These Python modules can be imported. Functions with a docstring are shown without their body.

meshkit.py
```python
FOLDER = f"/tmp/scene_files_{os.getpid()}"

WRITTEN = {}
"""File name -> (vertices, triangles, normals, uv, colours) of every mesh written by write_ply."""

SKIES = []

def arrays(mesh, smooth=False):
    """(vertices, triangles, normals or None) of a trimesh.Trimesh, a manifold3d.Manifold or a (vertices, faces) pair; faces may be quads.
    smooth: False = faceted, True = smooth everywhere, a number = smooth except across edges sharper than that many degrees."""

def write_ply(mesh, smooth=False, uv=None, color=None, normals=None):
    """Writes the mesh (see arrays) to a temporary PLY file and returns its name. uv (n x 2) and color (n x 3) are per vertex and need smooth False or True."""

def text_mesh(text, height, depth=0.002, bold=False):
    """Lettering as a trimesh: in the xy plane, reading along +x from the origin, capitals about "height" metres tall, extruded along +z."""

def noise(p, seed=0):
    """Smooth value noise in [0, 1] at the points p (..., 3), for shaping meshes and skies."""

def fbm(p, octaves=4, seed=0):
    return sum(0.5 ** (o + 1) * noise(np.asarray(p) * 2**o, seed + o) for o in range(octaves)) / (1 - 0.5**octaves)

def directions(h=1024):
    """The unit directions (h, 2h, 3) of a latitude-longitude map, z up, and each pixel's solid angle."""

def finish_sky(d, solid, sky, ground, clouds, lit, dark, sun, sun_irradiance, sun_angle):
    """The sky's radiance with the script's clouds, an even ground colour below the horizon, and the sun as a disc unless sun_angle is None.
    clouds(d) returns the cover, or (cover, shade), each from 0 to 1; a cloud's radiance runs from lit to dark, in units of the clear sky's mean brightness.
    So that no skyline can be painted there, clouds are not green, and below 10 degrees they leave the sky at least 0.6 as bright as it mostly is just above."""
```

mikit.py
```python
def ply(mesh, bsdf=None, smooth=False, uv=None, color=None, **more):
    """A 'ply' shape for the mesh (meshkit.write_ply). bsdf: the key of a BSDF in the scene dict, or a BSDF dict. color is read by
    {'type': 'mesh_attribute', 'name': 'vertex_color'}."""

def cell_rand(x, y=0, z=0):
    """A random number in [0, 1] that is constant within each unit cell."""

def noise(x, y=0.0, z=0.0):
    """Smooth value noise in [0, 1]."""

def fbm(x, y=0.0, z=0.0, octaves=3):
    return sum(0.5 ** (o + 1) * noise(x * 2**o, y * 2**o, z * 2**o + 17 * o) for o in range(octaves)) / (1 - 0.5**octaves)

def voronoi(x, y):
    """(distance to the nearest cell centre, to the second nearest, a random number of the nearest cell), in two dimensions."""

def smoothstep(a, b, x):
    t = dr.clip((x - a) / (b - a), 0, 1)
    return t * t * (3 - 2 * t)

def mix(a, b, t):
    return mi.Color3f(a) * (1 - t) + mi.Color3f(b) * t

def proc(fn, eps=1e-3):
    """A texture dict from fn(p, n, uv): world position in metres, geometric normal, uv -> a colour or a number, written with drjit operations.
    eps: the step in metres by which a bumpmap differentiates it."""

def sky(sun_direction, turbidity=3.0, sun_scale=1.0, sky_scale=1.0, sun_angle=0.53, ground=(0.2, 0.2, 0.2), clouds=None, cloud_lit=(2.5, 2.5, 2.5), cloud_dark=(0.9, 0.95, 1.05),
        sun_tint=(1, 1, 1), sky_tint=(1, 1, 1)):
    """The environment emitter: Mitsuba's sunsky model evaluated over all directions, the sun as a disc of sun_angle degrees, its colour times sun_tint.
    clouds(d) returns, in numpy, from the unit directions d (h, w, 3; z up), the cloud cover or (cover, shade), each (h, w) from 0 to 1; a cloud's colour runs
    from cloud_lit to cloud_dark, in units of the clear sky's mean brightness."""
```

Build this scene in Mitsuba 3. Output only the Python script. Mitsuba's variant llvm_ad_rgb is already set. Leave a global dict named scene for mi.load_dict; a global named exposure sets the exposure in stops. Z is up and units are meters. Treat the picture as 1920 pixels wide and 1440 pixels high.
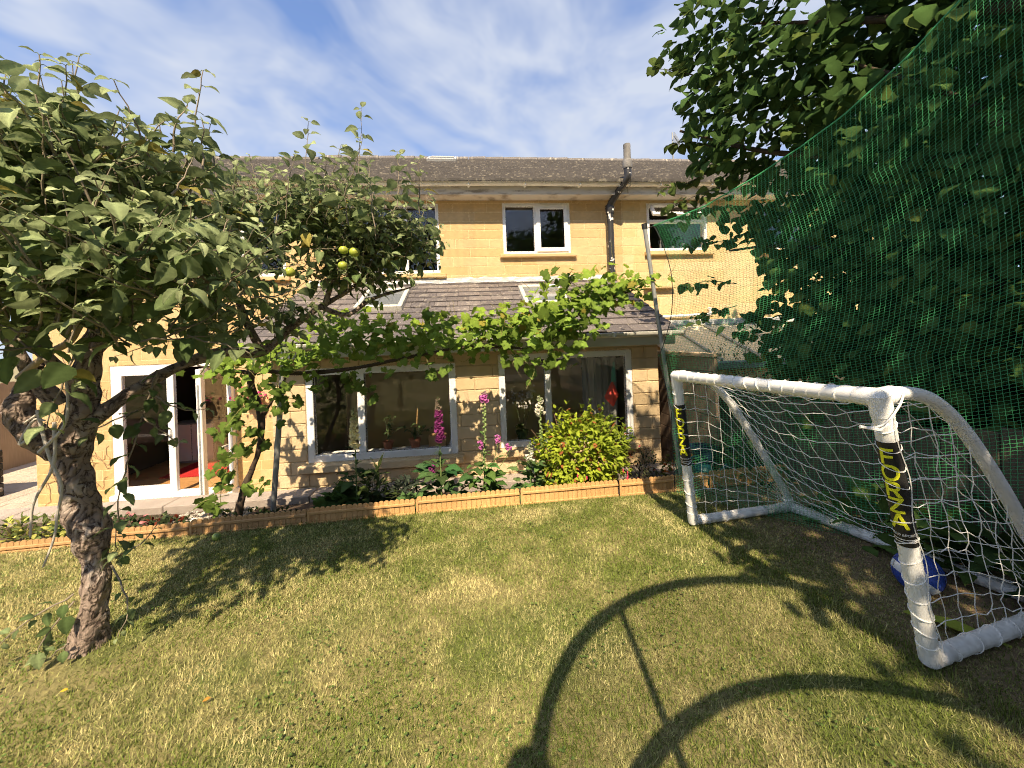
import math, random
import numpy as np, trimesh, shapely
from shapely.geometry import Polygon, box as sbox
import drjit as dr, mitsuba as mi, mikit, meshkit
from mikit import noise, fbm, voronoi, cell_rand, smoothstep, mix
rng = np.random.default_rng(7)
T = mi.ScalarTransform4f
scene, labels = {}, {}

# ------------------------------------------------------------------ camera, sky, exposure
# x runs along the house wall, y into the house, z up; the lawn is z = 0
YAW, ROLL, FOC = math.radians(5.7), 0.038, 721.0
CAM = np.array([0.0, 0.0, 1.44])
FWD = np.array([math.sin(YAW), math.cos(YAW), 0.0])
RGT = np.array([math.cos(YAW), -math.sin(YAW), 0.0])
UPC = np.array([0, 0, 1.0]) * math.cos(ROLL) + RGT * math.sin(ROLL)
scene['camera'] = {'type': 'perspective', 'fov': math.degrees(2 * math.atan(960 / FOC)), 'fov_axis': 'x',
                   'near_clip': 0.02, 'far_clip': 2000.0, 'principal_point_offset_y': 80 / 1440.0,
                   'to_world': T().look_at(origin=CAM.tolist(), target=(CAM + FWD).tolist(), up=UPC.tolist())}
SUN_EL = math.radians(48.3)
SUN = np.array([-FWD[0] * math.cos(SUN_EL), -FWD[1] * math.cos(SUN_EL), math.sin(SUN_EL)])


def clouds(d):
    z = np.maximum(d[..., 2], 0.02)
    u, v = d[..., 0] / (z + 0.22), d[..., 1] / (z + 0.22)
    w1 = meshkit.fbm(np.stack([u * 1.3, v * 1.3, u * 0 + 3], -1), 4, 5) - 0.5
    w2 = meshkit.fbm(np.stack([u * 1.3, v * 1.3, u * 0 + 8], -1), 4, 6) - 0.5
    a, b = 0.80 * u + 0.60 * v + 0.9 * w1, -0.60 * u + 0.80 * v + 0.9 * w2
    n = meshkit.fbm(np.stack([a * 2.6, b * 5.6, u * 0], -1), 6, 11)
    m = meshkit.fbm(np.stack([a * 0.8, b * 1.1, u * 0 + 9], -1), 4, 31)
    k = meshkit.fbm(np.stack([u * 9 + w1 * 5, v * 9, u * 0 + 2], -1), 4, 44)
    low = np.clip((0.60 - d[..., 2]) / 0.60, 0, 1)
    q = (n - 0.5) * 1.15 + (m - 0.5) * 0.55 + (k - 0.5) * 0.55
    c = np.clip(0.58 + q * 0.95 + 0.12 * low, 0.15, 0.93)
    return c, np.clip(1 - c * 1.25, 0, 1) * 0.6


scene['sky'] = mikit.sky(SUN.tolist(), turbidity=2.6, sun_scale=0.82, clouds=clouds, cloud_lit=(1.32, 1.43, 1.66), cloud_dark=(0.84, 0.98, 1.33), sky_tint=(0.76, 0.78, 0.88), sun_tint=(1.0, 0.97, 0.89))
exposure = 2.86

# ------------------------------------------------------------------ helpers
used = {}


def num(base):
    used[base] = used.get(base, 0) + 1
    return base if used[base] == 1 else f'{base}_{used[base] - 1:03d}'


def thing(name, label, cat, group=None, kind=None):
    k = num(name)
    labels[k] = {'label': label, 'category': cat}
    if kind == 'structure':
        labels[k] = {'label': label, 'kind': 'structure'}
    elif kind:
        labels[k]['kind'] = kind
    if group:
        labels[k]['group'] = group
    return k


class MB:
    """collects vertices, faces and colours of one mesh"""
    def __init__(s):
        s.v, s.f, s.c, s.n = [], [], [], 0

    def add(s, v, f, c=None):
        v, f = np.asarray(v, float), np.asarray(f, int)
        if f.shape[1] == 4:
            f = np.vstack([f[:, [0, 1, 2]], f[:, [0, 2, 3]]])
        s.v.append(v); s.f.append(f + s.n); s.n += len(v)
        s.c.append(np.broadcast_to(np.asarray((0.5, 0.5, 0.5) if c is None else c, float), (len(v), 3)))
        return s

    def mesh(s, m, c=None):
        return s.add(np.array(m.vertices), np.array(m.faces), c)

    def box(s, lo, hi, c=None, rot=None):
        v, f = boxm(lo, hi)
        if rot is not None:
            v = rot(v)
        return s.add(v, f, c)

    def tube(s, pts, r, sides=6, c=None, cap=True):
        v, f = tubem(pts, r, sides, cap)
        return s.add(v, f, c)

    def get(s):
        return np.vstack(s.v), np.vstack(s.f), np.vstack(s.c)

    def put(s, key, bsdf, smooth=False, col=False):
        v, f, c = s.get()
        scene[key] = mikit.ply((v, f), bsdf, smooth=smooth, color=c if col else None)
        return key


BF = np.array([[0, 3, 2, 1], [4, 5, 6, 7], [0, 1, 5, 4], [1, 2, 6, 5], [2, 3, 7, 6], [3, 0, 4, 7]])


def boxm(lo, hi):
    x0, y0, z0 = lo; x1, y1, z1 = hi
    return np.array([[x0, y0, z0], [x1, y0, z0], [x1, y1, z0], [x0, y1, z0], [x0, y0, z1], [x1, y0, z1], [x1, y1, z1], [x0, y1, z1]], float), BF


def cbox(lo, hi, b=0.006):
    """box with bevelled edges (hull of three inset boxes)"""
    lo, hi = np.array(lo, float), np.array(hi, float)
    b = min(b, (hi - lo).min() * 0.45)
    pts = []
    for k in range(3):
        l, h = lo + b, hi - b
        l[k], h[k] = lo[k], hi[k]
        pts.append(boxm(l, h)[0])
    m = trimesh.convex.convex_hull(np.vstack(pts))
    return np.array(m.vertices), np.array(m.faces)


def block(x0, x1, z0, z1, yf, d=0.012, b=0.007):
    """facing block: bevelled front towards -y at yf, sides back to yf + d; 18 triangles"""
    o = [[x0, yf + d, z0], [x1, yf + d, z0], [x1, yf + d, z1], [x0, yf + d, z1], [x0, yf + b, z0], [x1, yf + b, z0], [x1, yf + b, z1], [x0, yf + b, z1],
         [x0 + b, yf, z0 + b], [x1 - b, yf, z0 + b], [x1 - b, yf, z1 - b], [x0 + b, yf, z1 - b]]
    f = [[8, 9, 10, 11]]
    for a in range(4):
        e = (a + 1) % 4
        f += [[a, e, 4 + e, 4 + a], [4 + a, 4 + e, 8 + e, 8 + a]]
    return np.array(o, float), np.array(f)


def frames(p):
    t = np.gradient(p, axis=0)
    t /= np.linalg.norm(t, axis=1, keepdims=True) + 1e-12
    a = np.cross(t[0], [0, 0, 1.0] if abs(t[0][2]) < 0.9 else [1.0, 0, 0])
    A = []
    for k in range(len(p)):
        a = a - t[k] * (a @ t[k])
        a /= np.linalg.norm(a) + 1e-12
        A.append(a)
    A = np.array(A)
    return t, A, np.cross(t, A)


def tubem(pts, r, sides=6, cap=True):
    p = np.asarray(pts, float)
    t, a, b = frames(p)
    ang = np.arange(sides) * 2 * np.pi / sides
    r = np.broadcast_to(np.asarray(r, float), (len(p),))
    v = (p[:, None] + r[:, None, None] * (np.cos(ang)[None, :, None] * a[:, None] + np.sin(ang)[None, :, None] * b[:, None])).reshape(-1, 3)
    i, j = np.meshgrid(np.arange(len(p) - 1), np.arange(sides), indexing='ij')
    q = np.stack([i * sides + j, i * sides + (j + 1) % sides, (i + 1) * sides + (j + 1) % sides, (i + 1) * sides + j], -1).reshape(-1, 4)
    f = np.vstack([q[:, [0, 1, 2]], q[:, [0, 2, 3]]])
    if cap:
        n = len(v)
        v = np.vstack([v, p[:1], p[-1:]])
        k = np.arange(sides); e = (len(p) - 1) * sides
        f = np.vstack([f, np.stack([k * 0 + n, (k + 1) % sides, k], 1), np.stack([k * 0 + n + 1, e + k, e + (k + 1) % sides], 1)])
    return v, f


def spline(pts, n):
    """Catmull-Rom through the points (any width of columns)"""
    p = np.asarray(pts, float)
    p = np.vstack([2 * p[0] - p[1], p, 2 * p[-1] - p[-2]])
    u = np.linspace(0, len(p) - 3 - 1e-9, n)
    k = u.astype(int); t = (u - k)[:, None]
    a, b, c, d = p[k], p[k + 1], p[k + 2], p[k + 3]
    return 0.5 * (2 * b + (c - a) * t + (2 * a - 5 * b + 4 * c - d) * t * t + (3 * b - a - 3 * c + d) * t ** 3)


def segs(P, Q, r, sides=3):
    """many straight strands at once"""
    P, Q = np.asarray(P, float), np.asarray(Q, float)
    d = Q - P
    d /= np.linalg.norm(d, axis=1, keepdims=True) + 1e-12
    a = np.cross(d, np.where(np.abs(d[:, 2:]) < 0.9, [[0, 0, 1.0]], [[1.0, 0, 0]]))
    a /= np.linalg.norm(a, axis=1, keepdims=True) + 1e-12
    b = np.cross(d, a)
    ang = np.arange(sides) * 2 * np.pi / sides
    o = r * (np.cos(ang)[None, :, None] * a[:, None] + np.sin(ang)[None, :, None] * b[:, None])
    v = np.concatenate([P[:, None] + o, Q[:, None] + o], 1).reshape(-1, 3)
    k = np.arange(sides); e = (k + 1) % sides
    f = np.vstack([np.stack([k, e, e + sides], 1), np.stack([k, e + sides, k + sides], 1)])
    return v, (f[None] + (np.arange(len(P)) * 2 * sides)[:, None, None]).reshape(-1, 3)


def unit(v):
    v = np.asarray(v, float)
    return v / (np.linalg.norm(v, axis=-1, keepdims=True) + 1e-12)


# leaf templates: x across, y from stalk to tip, z up; (vertices, faces, midrib weight)
def ovate(rows=5, w=0.62, fold=0.22, curl=0.25, wavy=0.03, pt=1.25):
    v, c = [], []
    for k in range(rows + 1):
        y = k / rows
        h = w / 2 * (math.sin(math.pi * y ** (0.8)) ** 0.8) * (1 - 0.25 * y) * pt if 0 < k < rows else (0.02 if k == 0 else 0.0)
        z = -curl * (y - 0.25) ** 2
        wv = wavy * math.sin(k * 2.3)
        v += [[-h, y, z + fold * h + wv], [0, y, z], [h, y, z + fold * h - wv]]
        c += [0.0, 1.0, 0.0]
    f = []
    for k in range(rows):
        a = 3 * k
        f += [[a, a + 1, a + 4, a + 3], [a + 1, a + 2, a + 5, a + 4]]
    return np.array(v), np.array(f), np.array(c)


def veined(rows=9, w=0.64, fold=0.30, curl=0.55, wavy=0.02):
    """leaf of five columns with pale side veins and a toothed wavy edge"""
    v, c = [], []
    for k in range(rows + 1):
        y = k / rows
        h = w / 2 * (math.sin(math.pi * y ** 0.8) ** 0.75) * (1 - 0.22 * y) * 1.25 if 0 < k < rows else (0.02 if k == 0 else 0.0)
        z = -curl * (y - 0.25) ** 2
        e = 1 + (0.05 if k % 2 else -0.03)
        pl = 0.012 if k % 2 else -0.012
        wv = wavy * math.sin(k * 1.9)
        v += [[-h * e, y + 0.05 * h, z + fold * h * 0.75 + wv], [-h * 0.5, y + 0.05 * h, z + fold * h * 0.55 + pl], [0, y, z - 0.008], [h * 0.5, y + 0.05 * h, z + fold * h * 0.55 + pl], [h * e, y + 0.05 * h, z + fold * h * 0.75 - wv]]
        q = 0.30 if k % 2 else 0.0
        c += [0.25 * q, q, 1.0, q, 0.25 * q]
    f = []
    for k in range(rows):
        for j in range(4):
            a = 5 * k + j
            f.append([a, a + 1, a + 6, a + 5])
    return np.array(v), np.array(f), np.array(c)


def lobed():
    """five-lobed vine leaf as a fan round the stalk point"""
    ang = [-165, -140, -105, -85, -60, -42, -22, 0, 22, 42, 60, 85, 105, 140, 165]
    rad = [0.28, 0.40, 0.46, 0.36, 0.55, 0.42, 0.50, 0.66, 0.50, 0.42, 0.55, 0.36, 0.46, 0.40, 0.28]
    v = [[0, 0.34, 0.0]]
    for a, r in zip(ang, rad):
        t = math.radians(a)
        v.append([r * math.sin(t), 0.34 + r * math.cos(t), -0.35 * r * r + 0.04 * math.cos(a * 0.2)])
    f = [[0, k + 1, k] for k in range(1, len(ang))]
    return np.array(v), np.array(f), np.array([1.0] + [0.0] * len(ang))


def place(tmpl, pos, dirv, nrm, size, col, mid=1.25, asp=None):
    """copies of a leaf: arrays of vertices (n, k, 3), faces (k2, 3), colours (n, k, 3)"""
    v, f, c = tmpl
    if f.shape[1] == 4:
        f = np.vstack([f[:, [0, 1, 2]], f[:, [0, 2, 3]]])
    y = unit(dirv)
    x = unit(np.cross(y, nrm)); z = np.cross(x, y)
    s = np.asarray(size)[:, None, None]
    ax = 1.0 if asp is None else np.asarray(asp)[:, None, None]
    V = pos[:, None] + s * (v[None, :, :1] * ax * x[:, None] + v[None, :, 1:2] * y[:, None] + v[None, :, 2:] * z[:, None])
    C = np.clip(col[:, None] * (1 + (mid - 1) * c[None, :, None]), 0, 1)
    return V, f, C


def leaves_put(root, name, V, f, C, keep, bsdf, smooth=True, score=None):
    """the KEEP largest to the eye as parts of their own, the rest as one part"""
    n, k = V.shape[:2]
    ctr = V.mean(1)
    rel = ctr - CAM
    dep = rel @ FWD
    sx, sz = (rel @ RGT) / np.maximum(dep, 0.05), rel[:, 2] / np.maximum(dep, 0.05)
    vis = (dep > 0.3) & (np.abs(sx) < 1.33) & (sz < 0.9) & (sz > -1.12)
    sc = np.where(vis, np.linalg.norm(V.max(1) - V.min(1), axis=1) / np.maximum(dep, 0.05), 0)
    if score is not None:
        sc = sc * score
    order = np.argsort(-sc)
    if len(order) and keep:
        for i in order[:keep]:
            if sc[i] <= 0:
                break
            scene[num(f'{root}__{name}')] = mikit.ply((V[i], f), bsdf, smooth=smooth, color=C[i])
    rest = order[keep:]
    if len(rest):
        F = (f[None] + (np.arange(len(rest)) * k)[:, None, None]).reshape(-1, 3)
        key = f'{root}__foliage'
        scene[key] = mikit.ply((V[rest].reshape(-1, 3), F), bsdf, smooth=smooth, color=C[rest].reshape(-1, 3))
        labels[key] = {'kind': 'stuff'}


def cat(parts):
    return np.concatenate([p[0] for p in parts]), parts[0][1], np.concatenate([p[2] for p in parts])


# ------------------------------------------------------------------ materials
def rgb(*c):
    return {'type': 'rgb', 'value': list(c)}


def prin(name, color, rough=0.6, bump=None, bs=0.002, **k):
    col = color if isinstance(color, dict) else (mikit.proc(color) if callable(color) else rgb(*color))
    b = {'type': 'principled', 'base_color': col, 'roughness': rough, **k}
    if bump is not None:
        b = {'type': 'bumpmap', 'arbitrary': mikit.proc(bump, eps=0.002), 'scale': bs, 'bsdf': b}
    scene[name] = {'type': 'twosided', 'bsdf': b}


VC = {'type': 'mesh_attribute', 'name': 'vertex_color'}
prin('m_vc', VC, 0.65)
prin('m_vcgloss', VC, 0.35)
scene['m_leaf'] = {'type': 'principledthin', 'base_color': VC, 'roughness': 0.48, 'diff_trans': 0.62, 'spec_trans': 0.0, 'eta': 1.35}
scene['m_grass'] = {'type': 'principledthin', 'base_color': VC, 'roughness': 0.7, 'diff_trans': 0.5, 'spec_trans': 0.0, 'eta': 1.3}
scene['m_glass'] = {'type': 'thindielectric', 'int_ior': 1.5, 'ext_ior': 1.0}


def stone(base, alt, h, L, z0, grime=0.16):
    def fn(p, n, uv):
        row = dr.floor((p.z - z0) / h)
        cl = dr.floor((p.x + row * 1.7) / L)
        r = cell_rand(row, cl, 5)
        q = fbm(p.x * 3.1, p.z * 3.1 + 40, p.y * 3, 4)
        s = fbm(p.x * 24, p.z * 30, p.y * 24, 3)
        c = mix(base, alt, smoothstep(0.25, 0.8, r * 0.6 + q * 0.45))
        streak = smoothstep(0.55, 0.8, fbm(p.x * 7, p.z * 0.9, 3.0, 3))
        return c * (0.90 + 0.19 * s) * (1 - grime * streak * 0.6)
    return fn


def stone_bump(p, n, uv):
    return fbm(p.x * 55, p.y * 55, p.z * 55, 3) + 0.6 * fbm(p.x * 13, p.y * 13, p.z * 13, 2)


MZ, MH, ML = 2.88, 0.1515, 0.575
EZ, EH, EL = 0.865, 0.1485, 0.44
prin('m_stone', stone((0.53, 0.362, 0.168), (0.585, 0.418, 0.225), MH, ML, MZ), 0.85, stone_bump, 0.004)
prin('m_estone', stone((0.54, 0.412, 0.24), (0.59, 0.46, 0.29), EH, EL, EZ, 0.2), 0.85, stone_bump, 0.004)
prin('m_nstone', stone((0.60, 0.44, 0.215), (0.66, 0.50, 0.28), MH, ML, MZ, 0.15), 0.85, stone_bump, 0.004)
prin('m_mortar', lambda p, n, uv: mix((0.64, 0.50, 0.27), (0.74, 0.60, 0.36), fbm(p.x * 9, p.z * 9, p.y * 5, 3)), 0.9)
prin('m_emortar', lambda p, n, uv: mix((0.42, 0.32, 0.19), (0.52, 0.42, 0.27), fbm(p.x * 9, p.z * 9, p.y * 5, 3)), 0.9)
prin('m_upvc', lambda p, n, uv: mi.Color3f(0.80, 0.81, 0.82) * (0.93 + 0.09 * fbm(p.x * 4, p.y * 4, p.z * 9, 3)), 0.32)
prin('m_goal', lambda p, n, uv: mix((0.80, 0.81, 0.80), (0.75, 0.755, 0.74), smoothstep(0.5, 0.85, fbm(p.x * 5, p.y * 5, p.z * 8, 2))) * (1 - 0.32 * smoothstep(0.16, 0.0, p.z) * smoothstep(0.3, 0.7, fbm(p.x * 30, p.y * 30, p.z * 20, 3))), 0.3)
prin('m_fascia', lambda p, n, uv: mix((0.58, 0.53, 0.46), (0.24, 0.19, 0.14), smoothstep(0.48, 0.80, fbm(p.x * 5, p.y * 4, p.z * 16, 4))), 0.8)
prin('m_greyplastic', (0.36, 0.37, 0.37), 0.4)
prin('m_guttergrey', lambda p, n, uv: mix((0.56, 0.57, 0.55), (0.42, 0.42, 0.38), fbm(p.x * 3, p.y * 9, p.z * 9, 3)), 0.4)
prin('m_gutter', lambda p, n, uv: mix((0.82, 0.80, 0.74), (0.42, 0.40, 0.33), smoothstep(0.58, 0.85, fbm(p.x * 6, p.y * 6, p.z * 25, 4))), 0.5)


def slate_col(a, b, lichen):
    def fn(p, n, uv):
        q = fbm(p.x * 6, p.y * 6, p.z * 2, 4)
        c = mix(a, b, q)
        l = smoothstep(0.62, 0.78, fbm(p.x * 21, p.y * 21, 2.0, 3)) * lichen
        return mix(c, (0.50, 0.46, 0.38), l)
    return fn


def slate_bump(p, n, uv):
    return fbm(p.x * 30, p.y * 12, p.z * 12, 3)


for k, (a, b) in enumerate([((0.105, 0.094, 0.097), (0.145, 0.131, 0.132)), ((0.125, 0.112, 0.112), (0.17, 0.153, 0.150)), ((0.08, 0.073, 0.078), (0.122, 0.110, 0.111))]):
    prin(f'm_slate{k}', slate_col(a, b, 0.25), 0.55, slate_bump, 0.003)
prin('m_rooftile', slate_col((0.120, 0.112, 0.108), (0.205, 0.190, 0.180), 0.6), 0.85, slate_bump, 0.004)
prin('m_lead', lambda p, n, uv: mix((0.28, 0.30, 0.32), (0.62, 0.62, 0.60), smoothstep(0.45, 0.7, fbm(p.x * 9, p.y * 8, p.z * 22, 4))), 0.6)
prin('m_iron', lambda p, n, uv: mix((0.030, 0.030, 0.032), (0.75, 0.74, 0.72), smoothstep(0.70, 0.74, fbm(p.x * 21, p.y * 21, p.z * 13, 3))), 0.4)
prin('m_oldpipe', lambda p, n, uv: mix((0.09, 0.09, 0.09), (0.30, 0.29, 0.28), fbm(p.x * 11, p.y * 11, p.z * 6, 4)), 0.8)
prin('m_steel', lambda p, n, uv: mix((0.22, 0.235, 0.235), (0.34, 0.35, 0.345), fbm(p.x * 14, p.y * 14, p.z * 9, 4)), 0.5, metallic=0.25)


def wood(a, b, k=1.0):
    def fn(p, n, uv):
        g = fbm(p.x * 50 * k, p.y * 50 * k, p.z * 4 * k, 3)
        return mix(a, b, g) * (0.85 + 0.3 * fbm(p.x * 2.1, p.y * 2.1, p.z * 2.1, 2))
    return fn


def wood_bump(p, n, uv):
    return fbm(p.x * 90, p.y * 90, p.z * 7, 3)


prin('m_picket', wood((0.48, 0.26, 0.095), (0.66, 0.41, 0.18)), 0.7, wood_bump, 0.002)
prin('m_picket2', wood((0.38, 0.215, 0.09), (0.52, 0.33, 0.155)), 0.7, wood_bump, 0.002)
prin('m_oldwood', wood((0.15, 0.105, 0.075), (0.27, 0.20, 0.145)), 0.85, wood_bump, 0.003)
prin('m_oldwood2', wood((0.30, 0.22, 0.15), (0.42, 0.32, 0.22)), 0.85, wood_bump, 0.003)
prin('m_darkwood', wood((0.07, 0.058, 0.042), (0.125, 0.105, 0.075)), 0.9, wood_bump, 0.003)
prin('m_floorwood', lambda p, n, uv: mix((0.34, 0.18, 0.07), (0.46, 0.25, 0.10), fbm(p.x * 4, p.y * 40, 1.0, 3)), 0.45)
prin('m_rug', lambda p, n, uv: mix((0.30, 0.012, 0.012), (0.42, 0.02, 0.02), noise(p.x * 90, p.y * 90)), 0.95)
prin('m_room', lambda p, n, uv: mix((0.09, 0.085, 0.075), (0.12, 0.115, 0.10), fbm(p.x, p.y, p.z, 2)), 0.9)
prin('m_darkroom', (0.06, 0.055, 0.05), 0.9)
prin('m_blind', (0.24, 0.25, 0.245), 0.9)
prin('m_white', (0.72, 0.71, 0.69), 0.5)
prin('m_black', (0.018, 0.018, 0.018), 0.45)
prin('m_rubber', (0.035, 0.035, 0.037), 0.7)
prin('m_yellow', (0.80, 0.82, 0.03), 0.5)
prin('m_net', lambda p, n, uv: mix((0.050, 0.30, 0.115), (0.070, 0.40, 0.165), noise(p.x * 7, p.y * 7, p.z * 7)), 0.55)
prin('m_netwhite', (0.80, 0.80, 0.78), 0.7)
prin('m_blackcord', (0.015, 0.02, 0.018), 0.6)


def bark_h(p, n, uv):
    w = fbm(p.x * 8, p.y * 8, p.z * 5, 3)
    r = 1 - dr.abs(fbm(p.x * 36 + w * 6, p.y * 36, p.z * 13 + w * 7, 4) - 0.5) * 5.0
    t = 1 - dr.abs(fbm(p.x * 30, p.y * 30 + w * 5, p.z * 40 + w * 9, 3) - 0.5) * 5.0
    return 1.0 - 0.7 * smoothstep(0.35, 1.0, r) - 0.45 * smoothstep(0.5, 1.0, t) + 0.5 * fbm(p.x * 85, p.y * 85, p.z * 60, 3)


def bark_c(p, n, uv):
    h = bark_h(p, n, uv)
    q = fbm(p.x * 13, p.y * 13, p.z * 10, 4)
    c = mix((0.070, 0.050, 0.042), (0.275, 0.215, 0.180), smoothstep(0.15, 1.05, h))
    c = mix(c, (0.42, 0.365, 0.325), smoothstep(0.50, 0.68, q) * smoothstep(0.5, 0.9, h) * 0.8)
    return mix(c, (0.16, 0.165, 0.085), smoothstep(0.62, 0.80, fbm(p.x * 6 + 9, p.y * 6, p.z * 5, 3)) * 0.45)


prin('m_bark', bark_c, 0.9, bark_h, 0.012)
prin('m_twig', lambda p, n, uv: mix((0.14, 0.105, 0.075), (0.30, 0.245, 0.18), fbm(p.x * 25, p.y * 25, p.z * 18, 3)), 0.8)
prin('m_greystem', lambda p, n, uv: mix((0.38, 0.35, 0.31), (0.58, 0.55, 0.50), fbm(p.x * 30, p.y * 30, p.z * 14, 3)), 0.8)
prin('m_vinewood', lambda p, n, uv: mix((0.035, 0.024, 0.018), (0.10, 0.072, 0.052), fbm(p.x * 50, p.y * 50, p.z * 12, 3)), 0.9)
prin('m_soil', lambda p, n, uv: mix((0.030, 0.020, 0.014), (0.105, 0.075, 0.052), fbm(p.x * 26, p.y * 26, p.z * 9, 4)), 0.95, lambda p, n, uv: fbm(p.x * 40, p.y * 40, 1.0, 3), 0.02)
prin('m_slab', lambda p, n, uv: mix((0.24, 0.205, 0.18), (0.38, 0.335, 0.30), fbm(p.x * 7, p.y * 7, p.z * 4, 4)), 0.85, lambda p, n, uv: fbm(p.x * 50, p.y * 50, p.z * 50, 3), 0.004)
prin('m_paving', lambda p, n, uv: mix((0.30, 0.255, 0.21), (0.47, 0.41, 0.34), fbm(p.x * 3, p.y * 3, 1.0, 4)), 0.85)
prin('m_brickdark', lambda p, n, uv: mix((0.06, 0.04, 0.035), (0.13, 0.08, 0.065), cell_rand(dr.floor(p.x / 0.21 + 0.5 * dr.floor(p.z / 0.075)), dr.floor(p.z / 0.075), 2.0)), 0.9)
prin('m_terracotta', lambda p, n, uv: mix((0.36, 0.13, 0.07), (0.46, 0.19, 0.11), fbm(p.x * 30, p.y * 30, p.z * 30, 3)), 0.8)
prin('m_lawnbase', lambda p, n, uv: mix(mix((0.18, 0.16, 0.065), (0.095, 0.112, 0.030), smoothstep(0.4, 0.65, fbm(p.x * 2.2, p.y * 2.2, 1.0, 4))), (0.16, 0.115, 0.07),
     smoothstep(1.75, 2.6, p.x + 0.5 * fbm(p.x * 3, p.y * 3, 7.0, 3))) * (0.6 + 0.8 * fbm(p.x * 60, p.y * 60, 1.0, 3)), 0.95, lambda p, n, uv: fbm(p.x * 70, p.y * 70, 1.0, 3), 0.012)
prin('m_ground', lambda p, n, uv: mix((0.10, 0.10, 0.05), (0.20, 0.17, 0.11), fbm(p.x * 0.6, p.y * 0.6, 1.0, 4)), 0.95)
# ------------------------------------------------------------------ setting
k = thing('ground', 'rough earth and grass ground round the house and garden', '', kind='structure')
MB().add([[-500, -500, -1.06], [500, -500, -1.06], [500, 700, -1.06], [-500, 700, -1.06]], [[0, 1, 2, 3]]).put(k, 'm_ground')
k = thing('lawn', 'dry patchy lawn of short green and straw coloured grass', '', kind='structure')
b = MB()
b.box((-16, -24, -1.05), (3.02, 3.385, -0.004))
b.put(k, 'm_lawnbase')
k = thing('flower_bed', 'dark soil flower bed between the low picket edging and the house', '', kind='structure')
nx, ny = 150, 16
gx, gy = np.meshgrid(np.linspace(-9, 3.02, nx), np.linspace(3.395, 4.43, ny), indexing='ij')
gz = -0.03 - 0.215 * (gy - 3.4) + 0.05 * (meshkit.fbm(np.stack([gx * 9, gy * 9, gx * 0], -1), 4, 3) - 0.5)
i, j = np.meshgrid(np.arange(nx - 1), np.arange(ny - 1), indexing='ij')
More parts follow.
